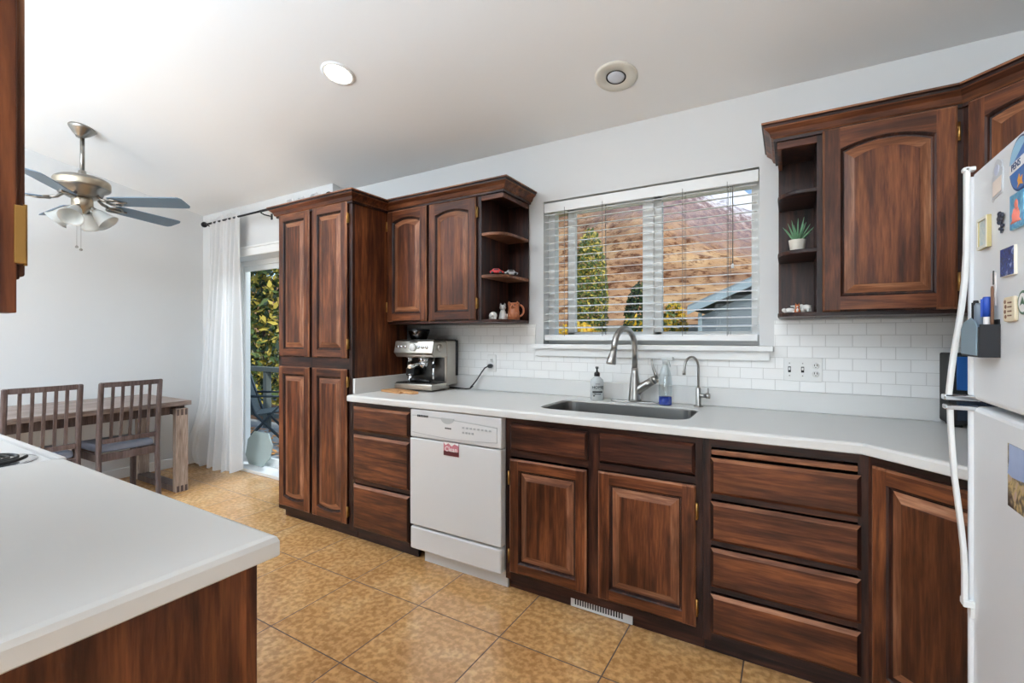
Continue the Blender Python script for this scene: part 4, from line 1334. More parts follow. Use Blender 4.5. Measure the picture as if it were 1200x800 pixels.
pc_ = thing('countertop', (-1.33, -2.45, .884), 'white laminate counter in the near corner beside the white range', 'countertop')
mb = MB(); slab(mb, [(-1.866, -2.807), (-.8, -2.807), (-.8, -2.137), (-1.866, -2.137)], .884, .924, .012); mb.build('counter_slab', M_LAM, pc_)
mb = MB(); mb.box(-1.866, -.8, -2.808, -2.789, .924, 1.02, 0, .004); mb.build('backsplash_strip', M_LAM, pc_)

M_COIL = mat('black_coil', (30, 31, 34), .45, metal=.4)
rn = thing('range', (-2.25, -2.5, 0), 'white electric range with coil burners and chrome drip pans', 'range')
mb = MB(); mb.box(-2.628, -1.872, -2.8, -2.165, .02, .88, 0, .006); mb.box(-2.6, -1.9, -2.7, -2.2, 0, .02, 0); mb.build('range_body', M_APPL, rn)
mb = MB()
mb.box(-2.632, -1.868, -2.805, -2.13, .88, .915, 0, .008)
mb.box(-2.632, -1.868, -2.152, -2.13, .908, .924, 0, .006); mb.box(-2.632, -2.612, -2.79, -2.15, .908, .922, 0, .006); mb.box(-1.888, -1.868, -2.79, -2.15, .908, .922, 0, .006)
mb.build('cooktop', M_APPL, rn)
mb = MB(); mb.box(-2.632, -1.868, -2.808, -2.74, .915, 1.1, 0, .01); mb.build('backguard', M_APPL, rn)
mb = MB(); mb.box(-2.61, -1.89, -2.165, -2.145, .2, .77, 0, .006); mb.build('oven_door', M_APPL, rn)
mb = MB(); mb.tube([(-2.55, -2.147, .74), (-2.55, -2.11, .74), (-1.95, -2.11, .74), (-1.95, -2.147, .74)], .012, n=10); mb.build('oven_handle', M_APPL, rn)
mb = MB(); mb.box(-2.61, -1.89, -2.165, -2.148, .05, .19, 0, .006); mb.build('drawer', M_APPL, rn)
for x, y, r in ((-2.0, -2.285, .1), (-2.4, -2.28, .075), (-2.05, -2.58, .078), (-2.43, -2.58, .1)):
    mb = MB(); mb.lathe([(r + .022, .9155), (r + .02, .9195), (r + .008, .918), (r - .005, .9165), (.02, .9158), (0, .9158)], (x, y, 0)); b = mb.build('drip_pan', M_CHROME, rn)
    mb = MB()
    T = 4.2
    mb.tube([(x + (.016 + (r - .02) * t) * math.cos(T * 2 * PI * t), y + (.016 + (r - .02) * t) * math.sin(T * 2 * PI * t), .9265) for t in [k / 130 for k in range(131)]], .0052, n=8)
    mb.tube([(x + r - .006, y, .9262), (x + r + .012, y, .922)], .005, n=8)
    mb.build('coil', M_COIL, b)

sc = thing('wall_cabinet', (-1.3, -2.63, 1.33), 'stained wood wall cabinet with brass hinge, close beside the camera over the range side', 'cabinet')
XE = -.775
mb = MB(); mb.box(-1.86, XE - .004, -2.808, -2.5, 1.33, 2.17); mb.build('carcass', W_V, sc)
mb = MB(); mb.box(XE - .036, XE, -2.502, -2.48, 1.312, 2.17, 0, .001); mb.box(-1.86, -1.825, -2.502, -2.482, 1.33, 2.17, 0); mb.box(-1.825, XE - .036, -2.502, -2.482, 1.33, 1.37, 1); mb.box(-1.825, XE - .036, -2.502, -2.482, 2.13, 2.17, 1); mb.build('face_frame', [W_V, W_H], sc)
for a, b in ((-1.84, -1.325), (-1.315, XE - .012)):
    mb = MB(); mb.box(a, b, -2.481, -2.4745, 1.352, 2.15, 0, .002); mb.box(a + .004, b - .004, -2.476, -2.469, 1.356, 2.146, 1, .003)
    mb.box(a + .07, b - .07, -2.47, -2.465, 1.42, 2.08, 0, .003); d = mb.build('door', [W_V, W_WORNV], sc)
for z in (1.37, 1.98):
    mb = MB(); mb.box(XE - .02, XE + .0015, -2.4825, -2.472, z, z + .068, 0, .001); mb.tube([(XE - .002, -2.4725, z - .002), (XE - .002, -2.4725, z + .07)], .002, n=10); mb.build('hinge', M_BRASS, d)

# ------------------------------------------------------------------ fridge
FX = .40
fr = thing('refrigerator', (.78, -1.42, 0), 'white top-freezer refrigerator covered in magnets at the edge of the kitchen', 'refrigerator')
mb = MB(); mb.box(.468, 1.145, -1.8, -1.035, .03, 1.695, 0, .006); mb.build('cabinet', M_FRIDGE, fr)
mb = MB(); mb.box(.47, 1.1, -1.78, -1.055, .0, .03); mb.build('foot_grille', M_APPLG, fr)
mb = MB(); mb.box(FX, .46, -1.805, -1.03, 1.124, 1.7, 0, .012, 3); up = mb.build('freezer_door', M_FRIDGE, fr)
mb = MB(); mb.box(FX, .46, -1.805, -1.03, .1, 1.11, 0, .012, 3); lo = mb.build('door', M_FRIDGE, fr)
mb = MB(); mb.box(.46, .469, -1.79, -1.045, 1.13, 1.68); mb.box(.46, .469, -1.79, -1.045, .11, 1.1); mb.build('door_gasket', M_APPLG, fr)
M_HAN = mat('white_handle_plastic', (232, 233, 232), .35)
def handle(pts, par, cap):
    mb = MB()
    n = len(pts)
    for (x, z), (x2, z2) in zip(pts, pts[1:]):
        pass
    R = []
    for x, z in pts:
        R.append([(x - .0055, -1.05, z), (x - .0055, -1.03, z), (x + .0055, -1.03, z), (x + .0055, -1.05, z)])
    mb.rings(R, cap0=True)
    o = mb.build('handle', M_HAN, par)
    b = o.modifiers.new('ease', 'BEVEL'); b.width = .0035; b.segments = 2; b.limit_method = 'ANGLE'
    mb = MB(); z0, z1, xa = cap
    mb.box(xa - .012, FX + .012, -1.054, -1.022, z0, z1, 0, .003); mb.build('handle_bracket', M_CHROME if z0 > 1.0 and z0 < 1.2 else M_HAN, o)
for q, par in (((1.135, 1.69), up), ((.112, 1.1), lo)):
    mb = MB(); mb.box(.391, FX + .004, -1.044, -1.0285, q[0], q[1], 0, .005, 3); mb.build('door_edge_trim', M_FRIDGE, par)
handle([(.388, 1.715), (.388, 1.6), (.387, 1.5), (.384, 1.43), (.378, 1.36), (.371, 1.3), (.363, 1.24), (.358, 1.19), (.354, 1.14), (.354, 1.126)], up, (1.122, 1.136, .354))
handle([(.356, 1.108), (.357, 1.06), (.36, 1.0), (.364, .93), (.371, .86), (.377, .8), (.382, .74), (.384, .68), (.384, .615)], lo, (1.098, 1.11, .356))
mb = MB(); mb.box(.379, FX + .004, -1.05, -1.03, 1.703, 1.714, 0, .003); mb.build('handle_cap', M_HAN, up)
mb = MB(); mb.box(.378, FX + .006, -1.054, -1.024, .6, .618, 0, .003); mb.box(.392, FX + .004, -1.052, -1.026, .575, .6, 0, .002); mb.build('handle_cap', M_HAN, lo)

# magnets: each hangs on the door skin at x = FX
RZF = (PI / 2, 0, -PI / 2)
def picmat(name, stops, scale=30, dist=2.):
    m = mat(name, rough=.35)
    nt, N, L, B = nodes(m)
    tc = N.new('ShaderNodeTexCoord'); n = N.new('ShaderNodeTexNoise')
    n.inputs['Scale'].default_value = scale; n.inputs['Detail'].default_value = 5; n.inputs['Distortion'].default_value = dist
    L.new(tc.outputs['Object'], n.inputs['Vector'])
    r = ramp(nt, stops); L.new(n.outputs[0], r.inputs[0]); L.new(r.outputs[0], B.inputs['Base Color'])
    return m
def fthing(name, y, z, label, cat='magnet', group=None):
    return thing(name, (FX, y, z), label, cat, rz=-PI / 2, group=group)      # local x runs along -y, local -y points out of the door
M_OVB = mat('blue_magnet_print', (62, 112, 178), .35); M_OVL = mat('pale_blue_print', (150, 196, 222), .35); M_OVO = mat('orange_print', (226, 150, 60), .4); M_OVR = mat('navy_rim', (30, 60, 110), .35)
t = fthing('oval_magnet', -1.331, 1.632, 'large oval blue and white souvenir magnet with lettering, high on the freezer door')
def ell(rx, rz_, n=40): return [(rx * math.cos(2 * PI * k / n), rz_ * math.sin(2 * PI * k / n)) for k in range(n)]
mb = MB(); mb.prism(ell(.055, .055), -.003, -.0002, 0, 'xz'); mb.prism(ell(.051, .051), -.0036, -.003, 1, 'xz')
mb.prism([p for p in ell(.0509, .0509) if p[1] > .018 + .5 * p[0]], -.0039, -.0034, 2, 'xz')
mb.prism([(-.052, -.012), (.053, -.004), (.053, .016), (-.052, .008)], -.0042, -.0036, 3, 'xz')
mb.prism([(-.012, -.032), (-.004, -.02), (.0, -.03), (.012, -.026), (.008, -.036), (.014, -.045), (0, -.041), (-.012, -.047), (-.008, -.038)], -.0042, -.0036, 4, 'xz')
mb.build('magnet_face', [M_OVR, M_OVB, M_OVL, M_WHT, M_OVO], t, local=True)
text('PENS', .02, (-.018, -.0044, .001), (PI / 2, -math.radians(4), 0), M_OVR, t, local=True)

M_SILVB = mat('pale_silver', (206, 208, 212), .35, metal=.2); M_LILAC = mat('lilac_print', (196, 200, 218), .5); M_PEACH = mat('peach_print', (236, 220, 208), .5)
t = fthing('badge_magnet', -1.205, 1.622, 'pale shield-shaped magnet with a ringed top, next to the oval blue magnet')
mb = MB()
mb.prism([(-.028, -.032), (-.022, -.026), (.024, -.022), (.03, -.014), (.032, .03), (.026, .034), (.03, .042), (.022, .05), (.01, .054), (0, .058), (-.012, .052), (-.018, .044), (-.026, .036), (-.022, .028), (-.03, .02)], -.0024, -.0002, 0, 'xz')
mb.prism([(.0 + .014 * math.cos(a), .034 + .012 * math.sin(a)) for a in [2 * PI * k / 20 for k in range(20)]], -.003, -.0022, 1, 'xz')
mb.prism([(-.024, -.022), (.024, -.016), (.026, .016), (-.024, .012)], -.003, -.0022, 2, 'xz')
mb.build('magnet_face', [M_SILVB, M_LILAC, M_PEACH], t, local=True)

M_GILT = mat('gilt_frame', (190, 174, 124), .5, metal=.3); M_IVORY = mat('ivory_frame', (228, 224, 210), .5)
t = fthing('framed_magnet', -1.133, 1.53, 'small gilt-edged framed picture magnet on the freezer door, near the handle')
mb = MB()
for q in ((-.033, -.026, -.037, .037), (.026, .033, -.037, .037), (-.026, .026, -.037, -.03), (-.026, .026, .03, .037)): mb.box(q[0], q[1], -.0085, -.0003, q[2], q[3], 0, .0006); mb.box(q[0], q[1], -.0095, -.0084, q[2], q[3], 1)
mb.build('frame', [M_GILT, M_IVORY], t, local=True)
mb = MB(); mb.box(-.026, .026, -.006, -.0003, -.03, .03); mb.build('picture', picmat('pale_water_picture', [(.3, (170, 196, 204)), (.5, (206, 218, 214)), (.7, (226, 226, 216))], 22), t, local=True)

M_NAVYM = mat('dark_navy_resin', (44, 50, 66), .4)
t = fthing('rose_magnet', -1.232, 1.532, 'dark rose-shaped magnet between the gilt frame and the blue octopus tile')
mb = MB()
for k in range(9):
    a = k * 2.4; r = .002 + .0011 * k
    mb.ball((r * math.cos(a), -.0048, .012 + r * math.sin(a)), .0062, scale=(1, .6, 1))
mb.tube([(0, -.003, .004), (.001, -.003, -.022)], .0018, n=8); mb.ball((-.007, -.003, -.011), .006, scale=(1.2, .4, .6)); mb.ball((.008, -.003, -.006), .006, scale=(1.2, .4, .6)); mb.ball((.006, -.003, -.016), .0045, scale=(1.2, .4, .6)); mb.build('magnet_body', M_NAVYM, t, local=True)

M_TURQ = picmat('turquoise_print', [(.3, (58, 128, 176)), (.5, (96, 164, 198)), (.7, (140, 196, 212))], 40); M_CORAL = mat('coral_print', (232, 128, 110), .4)
t = fthing('tile_magnet', -1.322, 1.54, 'turquoise tile magnet with a coral-coloured sea creature below the oval magnet')
mb = MB(); mb.box(-.034, .034, -.0065, -.0003, -.036, .036, 0, .002)
mb.build('tile', M_TURQ, t, local=True)
mb = MB(); mb.ball((0, -.0065, .012), .011, scale=(.8, .12, 1))
for k in range(6):
    s_ = (k - 2.5) * .005
    mb.tube([(s_ * .6, -.0068, .004), (s_ * 1.3, -.0068, -.008), (s_ * 1.1, -.0068, -.018), (s_ * 1.8, -.0068, -.024)], .0016, n=6)
mb.build('creature', M_CORAL, t, local=True)

t = fthing('photo_magnet', -1.272, 1.443, 'square magnet with a dark blue night photograph, below the dark rose magnet')
mb = MB(); mb.box(-.036, .036, -.0055, -.0003, -.03, .03, 0); mb.build('backing', M_IVORY, t, local=True)
mb = MB(); mb.box(-.035, .035, -.0062, -.0054, -.029, .029); mb.build('photograph', picmat('night_photo', [(.36, (24, 36, 84)), (.46, (48, 78, 156)), (.52, (44, 44, 52)), (.6, (60, 96, 176)), (.72, (214, 222, 232))], 34), t, local=True)

t = fthing('strip_magnet', -1.18, 1.4, 'white card strip with a thin dark clip above the pen caddy')
mb = MB(); mb.box(-.016, .014, -.002, -.0003, -.045, .03); mb.build('card', M_WHT, t, local=True)
mb = MB(); mb.box(.004, .0085, -.004, -.0018, .002, .034, 0, .0008); mb.build('clip', M_SSD, t, local=True)

t = fthing('stone_magnet', -1.285, 1.342, 'beige rounded stone magnet with brown carved figures beside the pen caddy')
mb = MB(); mb.prism(rrect(-.03, .03, -.026, .026, .008), -.007, -.0003, 0, 'xz', bev=.0025); mb.build('stone', mat('beige_stone', (222, 208, 180), .7, bump=.2, bscale=90), t, local=True)
mb = MB()
for k in range(4): mb.ball((-.018 + .003 * (k % 2), -.0068, .016 - k * .0105), .0055, scale=(1, .25, .8))
for k in range(4): mb.box(-.004, .016, -.0078, -.0068, .012 - k * .009, .015 - k * .009)
mb.build('carving', mat('brown_carving', (128, 92, 72), .7), t, local=True)

M_GRN = mat('green_print', (70, 110, 84), .4)
t = fthing('round_magnet', -1.345, 1.352, 'round green and white magnet at the very edge of the photo')
mb = MB(); mb.prism(ell(.024, .024), -.004, -.0003, 0, 'xz'); mb.prism(ell(.019, .019), -.0046, -.0038, 1, 'xz'); mb.prism([(-.012, -.006), (.0, .012), (.012, -.006), (0, -.002)], -.005, -.0045, 0, 'xz'); mb.build('magnet_face', [M_GRN, M_WHT], t, local=True)

# photograph on the lower door
M_SKYP = picmat('sky_photo', [(.3, (126, 146, 190)), (.7, (176, 190, 220))], 8, .3); M_LEAFP = picmat('leaves_photo', [(.35, (60, 54, 50)), (.47, (120, 104, 84)), (.56, (196, 170, 110)), (.7, (190, 160, 160))], 26, 1.5)
t = fthing('photograph', -1.305, .993, 'unframed photo print of rocks and sky stuck on the lower fridge door')
mb = MB(); mb.box(-.044, .05, -.0012, -.0003, -.066, .066, 0)
mb.prism([(-.044, .002), (-.02, -.002), (.01, -.0), (.05, .004), (.05, .066), (-.036, .066), (-.036, .03)], -.0016, -.0011, 1, 'xz'); mb.build('print', [M_LEAFP, M_SKYP], t, local=True)

# pen caddy
M_CAD = mat('black_caddy', (26, 27, 32), .6); M_PGREY = mat('blue_grey_card', (122, 142, 154), .6); M_GSMK = mat('grey_plastic', (110, 122, 136), .3)
pcd = fthing('pen_caddy', -1.16, 1.238, 'black magnetic pen caddy on the freezer door holding pens', 'pen holder')
mb = MB()
mb.box(-.058, .06, -.037, -.034, 0, .068, 0, .001); mb.box(.057, .06, -.034, -.0005, 0, .074, 0); mb.box(-.058, -.055, -.034, -.0005, 0, .074, 0); mb.box(-.055, .057, -.034, -.0005, 0, .003, 0); mb.box(-.055, .057, -.003, -.0005, .003, .085, 0)
mb.build('caddy_box', M_CAD, pcd, local=True)
mb = MB(); mb.prism([(-.05, .006), (.056, .004), (.058, .07), (.045, .082), (.02, .09), (-.03, .08), (-.05, .065)], -.0395, -.0372, 0, 'xz'); mb.build('front_card', M_PGREY, pcd, local=True)
def pen(y, x, z0, L, r, m, label, tilt=0, cap=None):
    p = thing('pen', (x, y, z0), label, 'pen')
    R = Matrix.Rotation(tilt, 3, 'X')
    mb = MB(); mb.lathe([(0, 0), (r * .5, .004), (r, .014), (r, L - .006), (r * .7, L), (0, L)], n=14, M=R); mb.build('barrel', m, p, local=True)
    if cap:
        mb = MB(); mb.lathe([(r * 1.18, L - .045), (r * 1.2, L - .004), (r, L), (0, L)], n=14, M=R); mb.box(-r * 1.7, -r * 1.1, -.0015, .0015, L - .045, L - .005); mb.build('cap', cap, p, local=True)
M_BLUEP = mat('blue_pen_cap', (36, 74, 168), .35)
pen(-1.135, .381, 1.2425, .128, .0045, M_BLACK, 'black pen standing in the caddy nearest the door handle', 0, M_BLACK)
pen(-1.165, .381, 1.2425, .12, .011, M_GSMK, 'thick grey marker in the middle of the pen caddy')
pen(-1.198, .383, 1.2425, .132, .006, M_WHT, 'white pen with a bright blue cap in the caddy', 0, M_BLUEP)
pen(-1.206, .39, 1.2425, .155, .0028, mat('brown_pencil', (120, 84, 62), .6), 'slim brown pencil behind the blue-capped pen')

# ------------------------------------------------------------------ dining corner
tb = thing('dining_table', (-4.77, -1.56, 0), 'long grey-brown wooden dining table standing along the white wall', 'table')
TX0, TX1, TY0, TY1 = -5.16, -4.335, -2.5, -.65
mb = MB(); mb.box(TX0, TX1, TY0, TY1, .715, .752, 0, .003); mb.build('tabletop', W_TBL, tb)
mb = MB(); mb.box(TX1 - .075, TX1 - .05, TY0 + .1, TY1 - .14, .645, .715); mb.box(TX0 + .05, TX0 + .075, TY0 + .1, TY1 - .14, .645, .715); mb.build('apron', W_CHR, tb)
def frame_leg(y):
    a, b = TX0 + .06, TX1 - .005
    hw = .045
    for x0, x1 in ((b - .055, b), (a, a + .055)):
        mb = MB(); mb.box(x0, x1, y - hw, y + hw, 0.0, .69, 0, .002)
        mb.build('leg', W_TBLV, tb)
        mb = MB()
        for k in (-1, 0, 1):
            for z in (.002, .635): mb.box(x0 - .001, x1 + .0012, y + k * .03 - .009, y + k * .03 + .009, z, z + .05)
        mb.build('finger_joint', W_CHR, tb)
    mb = MB(); mb.box(a + .055, b - .055, y - hw, y + hw, 0, .05, 0, .002); mb.build('foot_rail', W_CHR, tb)
    mb = MB(); mb.box(a + .055, b - .055, y - hw, y + hw, .64, .69, 0, .002); mb.box(a + .02, b - .03, y - .03, y + .03, .69, .716); mb.build('cross_rail', W_CHR, tb)
frame_leg(-.72); frame_leg(-2.42)

M_CUSH = mat('grey_blue_cushion', (150, 158, 176), .9, bump=.15, bscale=400)
def chair(x, y, label, rz):
    t = thing('dining_chair', (x, y, 0), label, 'chair', rz=rz, group=None)
    # local: backrest on the +x side, seat towards -x; width along y
    hw = .185
    for s_ in (-1, 1):
        mb = MB()
        pts = [(.03, 0), (.008, .25), (0, .44), (.012, .6), (.032, .8), (.05, .955)]
        R = []
        for px, pz in pts:
            d = .022 if pz < .9 else .018
            R.append([(px - d, s_ * hw - .015, pz), (px + d * .8, s_ * hw - .015, pz), (px + d * .8, s_ * hw + .015, pz), (px - d, s_ * hw + .015, pz)])
        mb.rings(R, cap0=True); o = mb.build('leg', W_CHR, t, local=True)
        bv = o.modifiers.new('ease', 'BEVEL'); bv.width = .011; bv.segments = 4; bv.limit_method = 'ANGLE'
        mb = MB(); mb.box(-.41, -.375, s_ * hw - .016, s_ * hw + .016, 0, .43, 0, .003); mb.build('leg', W_CHR, t, local=True)
        mb = MB(); mb.box(-.375, -.018, s_ * hw - .011, s_ * hw + .011, .375, .43, 0, .002); mb.build('seat_rail', W_CHR, t, local=True)
    mb = MB(); mb.box(-.012, .012, -hw + .015, hw - .015, .375, .43, 0, .002); mb.build('seat_rail', W_CHR, t, local=True)
    mb = MB(); mb.box(-.405, -.38, -hw + .016, hw - .016, .375, .43, 0, .002); mb.build('seat_rail', W_CHR, t, local=True)
    mb = MB()
    n = 10
    R = []
    for k in range(n + 1):
        yy = -hw + .014 + (2 * hw - .028) * k / n; bow = .012 * (1 - (2 * k / n - 1) ** 2)
        R.append([(.034 + bow, yy, .918), (.054 + bow, yy, .918), (.056 + bow, yy, .954), (.038 + bow, yy, .954)])
    mb.rings(R, cap0=True); mb.build('top_rail', W_CHR, t, local=True)
    mb = MB(); mb.box(-.002, .022, -hw + .014, hw - .014, .505, .54, 0, .003); mb.build('back_rail', W_CHR, t, local=True)
    for k in range(5):
        yy = (k - 2) * .058; bow = .01 * (1 - (k - 2) ** 2 / 6)
        mb = MB(); R = []
        for px, pz in ((.008, .535), (.02 + bow * .6, .68), (.034 + bow, .82), (.044 + bow, .922)):
            R.append([(px - .006, yy - .009, pz), (px + .006, yy - .009, pz), (px + .006, yy + .009, pz), (px - .006, yy + .009, pz)])
        mb.rings(R, cap0=True); mb.build('slat', W_CHR, t, local=True)
    mb = MB(); mb.box(-.405, -.022, -hw + .012, hw - .012, .43, .485, 0, .02, 4); mb.build('cushion', M_CUSH, t, local=True)
    return t
chair(-4.305, -1.095, 'dark slat-back dining chair with grey-blue seat, nearest the white curtain', math.radians(2))
chair(-4.31, -1.575, 'dark slat-back dining chair partly hidden by the white range', math.radians(1))

# curtains
rod = thing('curtain_rod', (-4.05, -.23, 2.4), 'black iron curtain rod with ball finials above the patio door', 'curtain rod')
mb = MB(); mb.tube([(-4.98, -.23, 2.398), (-3.14, -.23, 2.405)], .009, n=12); mb.tube([(-4.05, -.23, 2.4015), (-3.14, -.23, 2.405)], .0115, n=12); mb.build('rod', M_IRON, rod)
for x in (-5.0, -3.115):
    mb = MB(); mb.ball((x, -.23, 2.4), .028); mb.lathe([(.009, -.045), (.014, -.03), (.012, -.024)] if x > -4 else [(.012, .024), (.014, .03), (.009, .045)], (x, -.23, 2.4), 'x', n=14); mb.build('finial', M_IRON, rod)
for x in (-4.93, -4.03, -3.25):
    mb = MB(); mb.tube([(x, -.132, 2.375), (x, -.2, 2.375), (x, -.235, 2.385)], .006, n=8); mb.box(x - .012, x + .012, -.137, -.13, 2.345, 2.4, 0, .002); mb.build('bracket', M_IRON, rod)
M_CURT = mat('sheer_white_fabric', (226, 226, 226), .9, bump=.1, bscale=600)
nt, N, L, B = nodes(M_CURT)
tr = N.new('ShaderNodeBsdfTranslucent'); tr.inputs[0].default_value = (.85, .86, .87, 1)
mx = N.new('ShaderNodeMixShader'); mx.inputs[0].default_value = .22
L.new(B.outputs[0], mx.inputs[1]); L.new(tr.outputs[0], mx.inputs[2]); L.new(mx.outputs[0], N['Material Output'].inputs[0])
def curtain(top0, top1, bot0, bot1, folds, label, flare=True, ztop=2.44, y0=-.225, seed=1):
    t = thing('curtain', ((top0 + top1) / 2, y0, 0), label, 'curtain')
    rnd = random.Random(seed)
    ph = [rnd.uniform(0, 6.28) for _ in range(4)]
    mb = MB()
    nu, nv = 120, 40
    V = []
    for j in range(nv + 1):
        v = j / nv
        z = ztop * (1 - v) + .012 * v
        k = v ** 2.2 if flare else v
        a, b = top0 + (bot0 - top0) * k, top1 + (bot1 - top1) * k
        row = []
        for i in range(nu + 1):
            u = i / nu
            x = a + (b - a) * u
            amp = (.018 + .028 * min(1, v * 1.6))
            if v < .025: amp = .013
            w = math.sin(2 * PI * folds * u + ph[0] + .8 * math.sin(v * 2 + ph[1])) + .45 * math.sin(2 * PI * folds * 2.3 * u + ph[2])
            y = y0 + amp * w
            if flare and v > .72 and u < .36:
                s_ = (v - .72) / .28
                y -= .16 * math.sin(PI * min(1, s_ * .9)) * math.sin(PI * u / .36) * s_
            zz = z + (.012 * math.sin(2 * PI * folds * u * 1.5 + ph[3]) if v > .97 or v < .01 else 0)
            if flare and v > .9: zz += .05 * max(0, math.sin(u * 7 + .5)) * (v - .9) / .1 * .6
            x += .006 * math.sin(9 * v + 3 * u)
            row.append(mb.b.verts.new((x, min(y, -.16), max(zz, .006))))
        V.append(row)
    for j in range(nv):
        for i in range(nu):
            f = mb.b.faces.new([V[j][i], V[j][i + 1], V[j + 1][i + 1], V[j + 1][i]]); f.smooth = True
    mb.build('curtain_panel', M_CURT, t)
curtain(-4.9, -4.38, -5.17, -4.4, 6, 'sheer white curtain hanging to the floor at the corner end of the black rod')
curtain(-3.68, -3.225, -3.68, -3.235, 6, 'gathered white curtain behind the pantry, only its top ruffle showing', False, ztop=2.435, seed=4)

# ------------------------------------------------------------------ ceiling fan
M_PEWT = mat('pewter', (150, 146, 140), .3, metal=1); M_ABR = mat('satin_nickel_band', (172, 160, 142), .3, metal=1)
M_BLADE = mat('blue_grey_blade', (100, 122, 142), .4)
FCX, FCY = -4.33, -1.36
fan = thing('ceiling_fan', (FCX, FCY, 2.235), 'pewter ceiling fan with five blue-grey blades and white glass shades', 'ceiling fan')
tilt = Matrix.Rotation(-math.atan(.192), 3, 'X')
mb = MB(); mb.lathe([(0, .0), (.075, .0), (.078, -.008), (.07, -.02), (.05, -.045), (.028, -.065), (.022, -.075), (.0, -.076)], (FCX, FCY, slope(FCY)), M=tilt); mb.build('canopy', M_PEWT, fan)
mb = MB(); mb.tube([(FCX, FCY, slope(FCY) - .05), (FCX, FCY, 2.42)], .0135, n=14); mb.lathe([(.014, 2.47), (.022, 2.465), (.024, 2.44), (.03, 2.425)], (FCX, FCY, 0)); mb.build('downrod', M_PEWT, fan)
mb = MB(); mb.lathe([(0, 2.428), (.06, 2.427), (.13, 2.415), (.152, 2.4), (.156, 2.392), (.156, 2.342), (.15, 2.334), (.12, 2.32), (.11, 2.29), (.085, 2.275), (0, 2.272)], (FCX, FCY, 0), n=40); mb.build('motor_housing', M_PEWT, fan)
mb = MB(); mb.lathe([(.1575, 2.39), (.1585, 2.385), (.1585, 2.35), (.1575, 2.344)], (FCX, FCY, 0), n=40); mb.build('decorative_band', M_ABR, fan)
mb = MB(); mb.lathe([(0, 2.275), (.052, 2.274), (.06, 2.26), (.06, 2.215), (.05, 2.2), (.03, 2.18), (.022, 2.165), (0, 2.16)], (FCX, FCY, 0), n=30); mb.build('light_hub', M_ABR, fan)
RT, FW = Vector((.8595, .511, 0)), Vector((-.511, .8595, 0))
def fan_dir(deg):
    return RT * math.cos(math.radians(deg)) + FW * math.sin(math.radians(deg))
for k in range(5):
    d = fan_dir(4 + 72 * k); e = Vector((-d.y, d.x, 0)); c0 = Vector((FCX, FCY, 0))
    pitch = -math.tan(math.radians(13))
    def pt(r, w, z): return c0 + d * r + e * w + Vector((0, 0, z + w * pitch))
    mb = MB()
    ol = [(.2, -.052), (.24, -.062), (.655, -.074), (.69, -.07), (.705, -.05), (.705, .05), (.69, .07), (.655, .074), (.24, .062), (.2, .052)]
    mb.rings([[pt(r, w, 2.248) for r, w in ol], [pt(r, w, 2.254) for r, w in ol]], cap0=True)
    b = mb.build('blade', M_BLADE, fan)
    mb = MB()
    mb.tube([pt(.1, 0, 2.29), pt(.13, 0, 2.262), pt(.17, .0, 2.25)], [.012, .011, .012], n=8)
    ring = [pt(.215 + .05 * math.cos(a), .042 * math.sin(a), 2.242) for a in [2 * PI * q / 20 for q in range(21)]]
    mb.tube(ring, .0065, n=8, caps=False)
    mb.tube([pt(.165, 0, 2.25), pt(.215, 0, 2.243), pt(.3, 0, 2.2445)], [.013, .012, .008], n=8)
    mb.build('blade_arm', M_PEWT, b)
M_SHADE = mat('frosted_glass_shade', (240, 243, 241), .3, trans=.45, spec=.5)
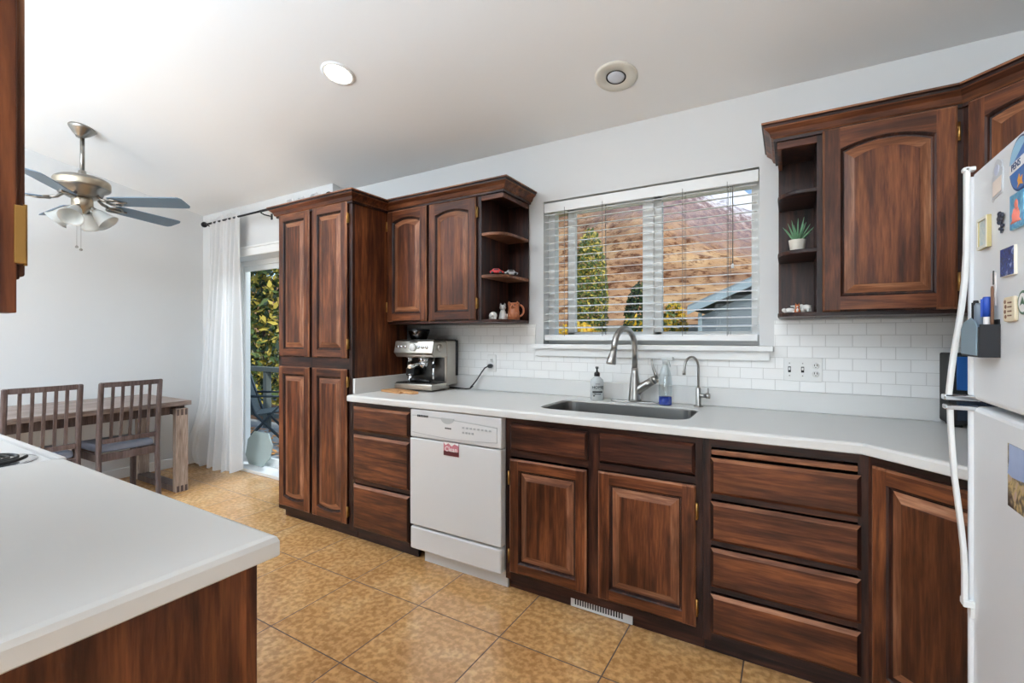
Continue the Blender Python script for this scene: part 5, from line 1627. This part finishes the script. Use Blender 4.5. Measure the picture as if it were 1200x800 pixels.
for k in range(4):
    d = fan_dir(-70 + 90 * k); ax = (d * .75 + Vector((0, 0, -1)) * .8).normalized()
    q = Vector((0, 0, 1)).rotation_difference(ax).to_matrix()
    p0 = Vector((FCX, FCY, 2.205)) + d * .055
    mb = MB(); mb.tube([Vector((FCX, FCY, 2.21)) + d * .03, p0, p0 + ax * .03], [.012, .014, .02], n=12); h = mb.build('socket', M_PEWT, fan)
    mb = MB(); mb.lathe([(.02, .025), (.034, .045), (.044, .075), (.05, .1), (.06, .125), (.072, .14), (.07, .141), (.057, .126), (.047, .1), (.041, .075), (.031, .046), (.018, .028)], p0, M=q, n=26); mb.build('lamp_shade', M_SHADE, fan)
for dx, L in ((-.012, .27), (.018, .29)):
    mb = MB(); p = Vector((FCX, FCY, 2.17)) + RT * dx - FW * .03
    mb.tube([p, p - Vector((0, 0, L - .02))], .0013, n=6); mb.lathe([(.003, 0), (.01, -.008), (.01, -.014), (.004, -.018), (0, -.018)], p - Vector((0, 0, L - .03)), n=12); mb.build('pull_chain', M_PEWT, fan)

# recessed ceiling lights
M_LAMP = mat('lit_bulb', (255, 250, 238), .5, emit=(255, 244, 222), estr=9); M_BULB = mat('unlit_bulb', (206, 210, 218), .25); M_RING = mat('cream_trim_ring', (222, 218, 206), .5)
def downlight(x, y, R, r, lit, label):
    t = thing('recessed_light', (x, y, slope(y)), label, 'ceiling light')
    z = slope(y); o = (x, y, z)
    mb = MB(); mb.lathe([(R, .002), (R, -.004), (R - .012, -.008), (r, -.006), (r - .002, .0), (r - .002, .0015)], o, M=tilt, n=40); mb.build('trim_ring', M_TRIM if lit else M_RING, t)
    if lit:
        mb = MB(); mb.lathe([(r - .002, .0), (r * .8, -.004), (r * .4, -.006), (0, -.0065)], o, M=tilt, n=32); mb.build('lamp', M_LAMP, t)
    else:
        mb = MB(); mb.lathe([(r - .001, -.001), (r - .001, -.0065), (r - .006, -.0065), (r - .006, -.001)], o, M=tilt, n=32); mb.build('shadow_gap', M_SLOT, t)
        mb = MB(); mb.lathe([(r - .006, -.002), (r * .8, -.008), (r * .5, -.013), (0, -.015)], o, M=tilt, n=32); mb.build('lamp', M_BULB, t)
    return t
downlight(-2.085, -.975, .088, .071, True, 'glowing round recessed ceiling light')
downlight(-.745, -.382, .105, .05, False, 'unlit round recessed ceiling light with a wide cream ring')
lamp('downlight', 'SPOT', (-2.085, -.975, 2.64), 20, (1, .97, .92), (0, 0, 0), spot_size=math.radians(115), spot_blend=.8, shadow_soft_size=.07)
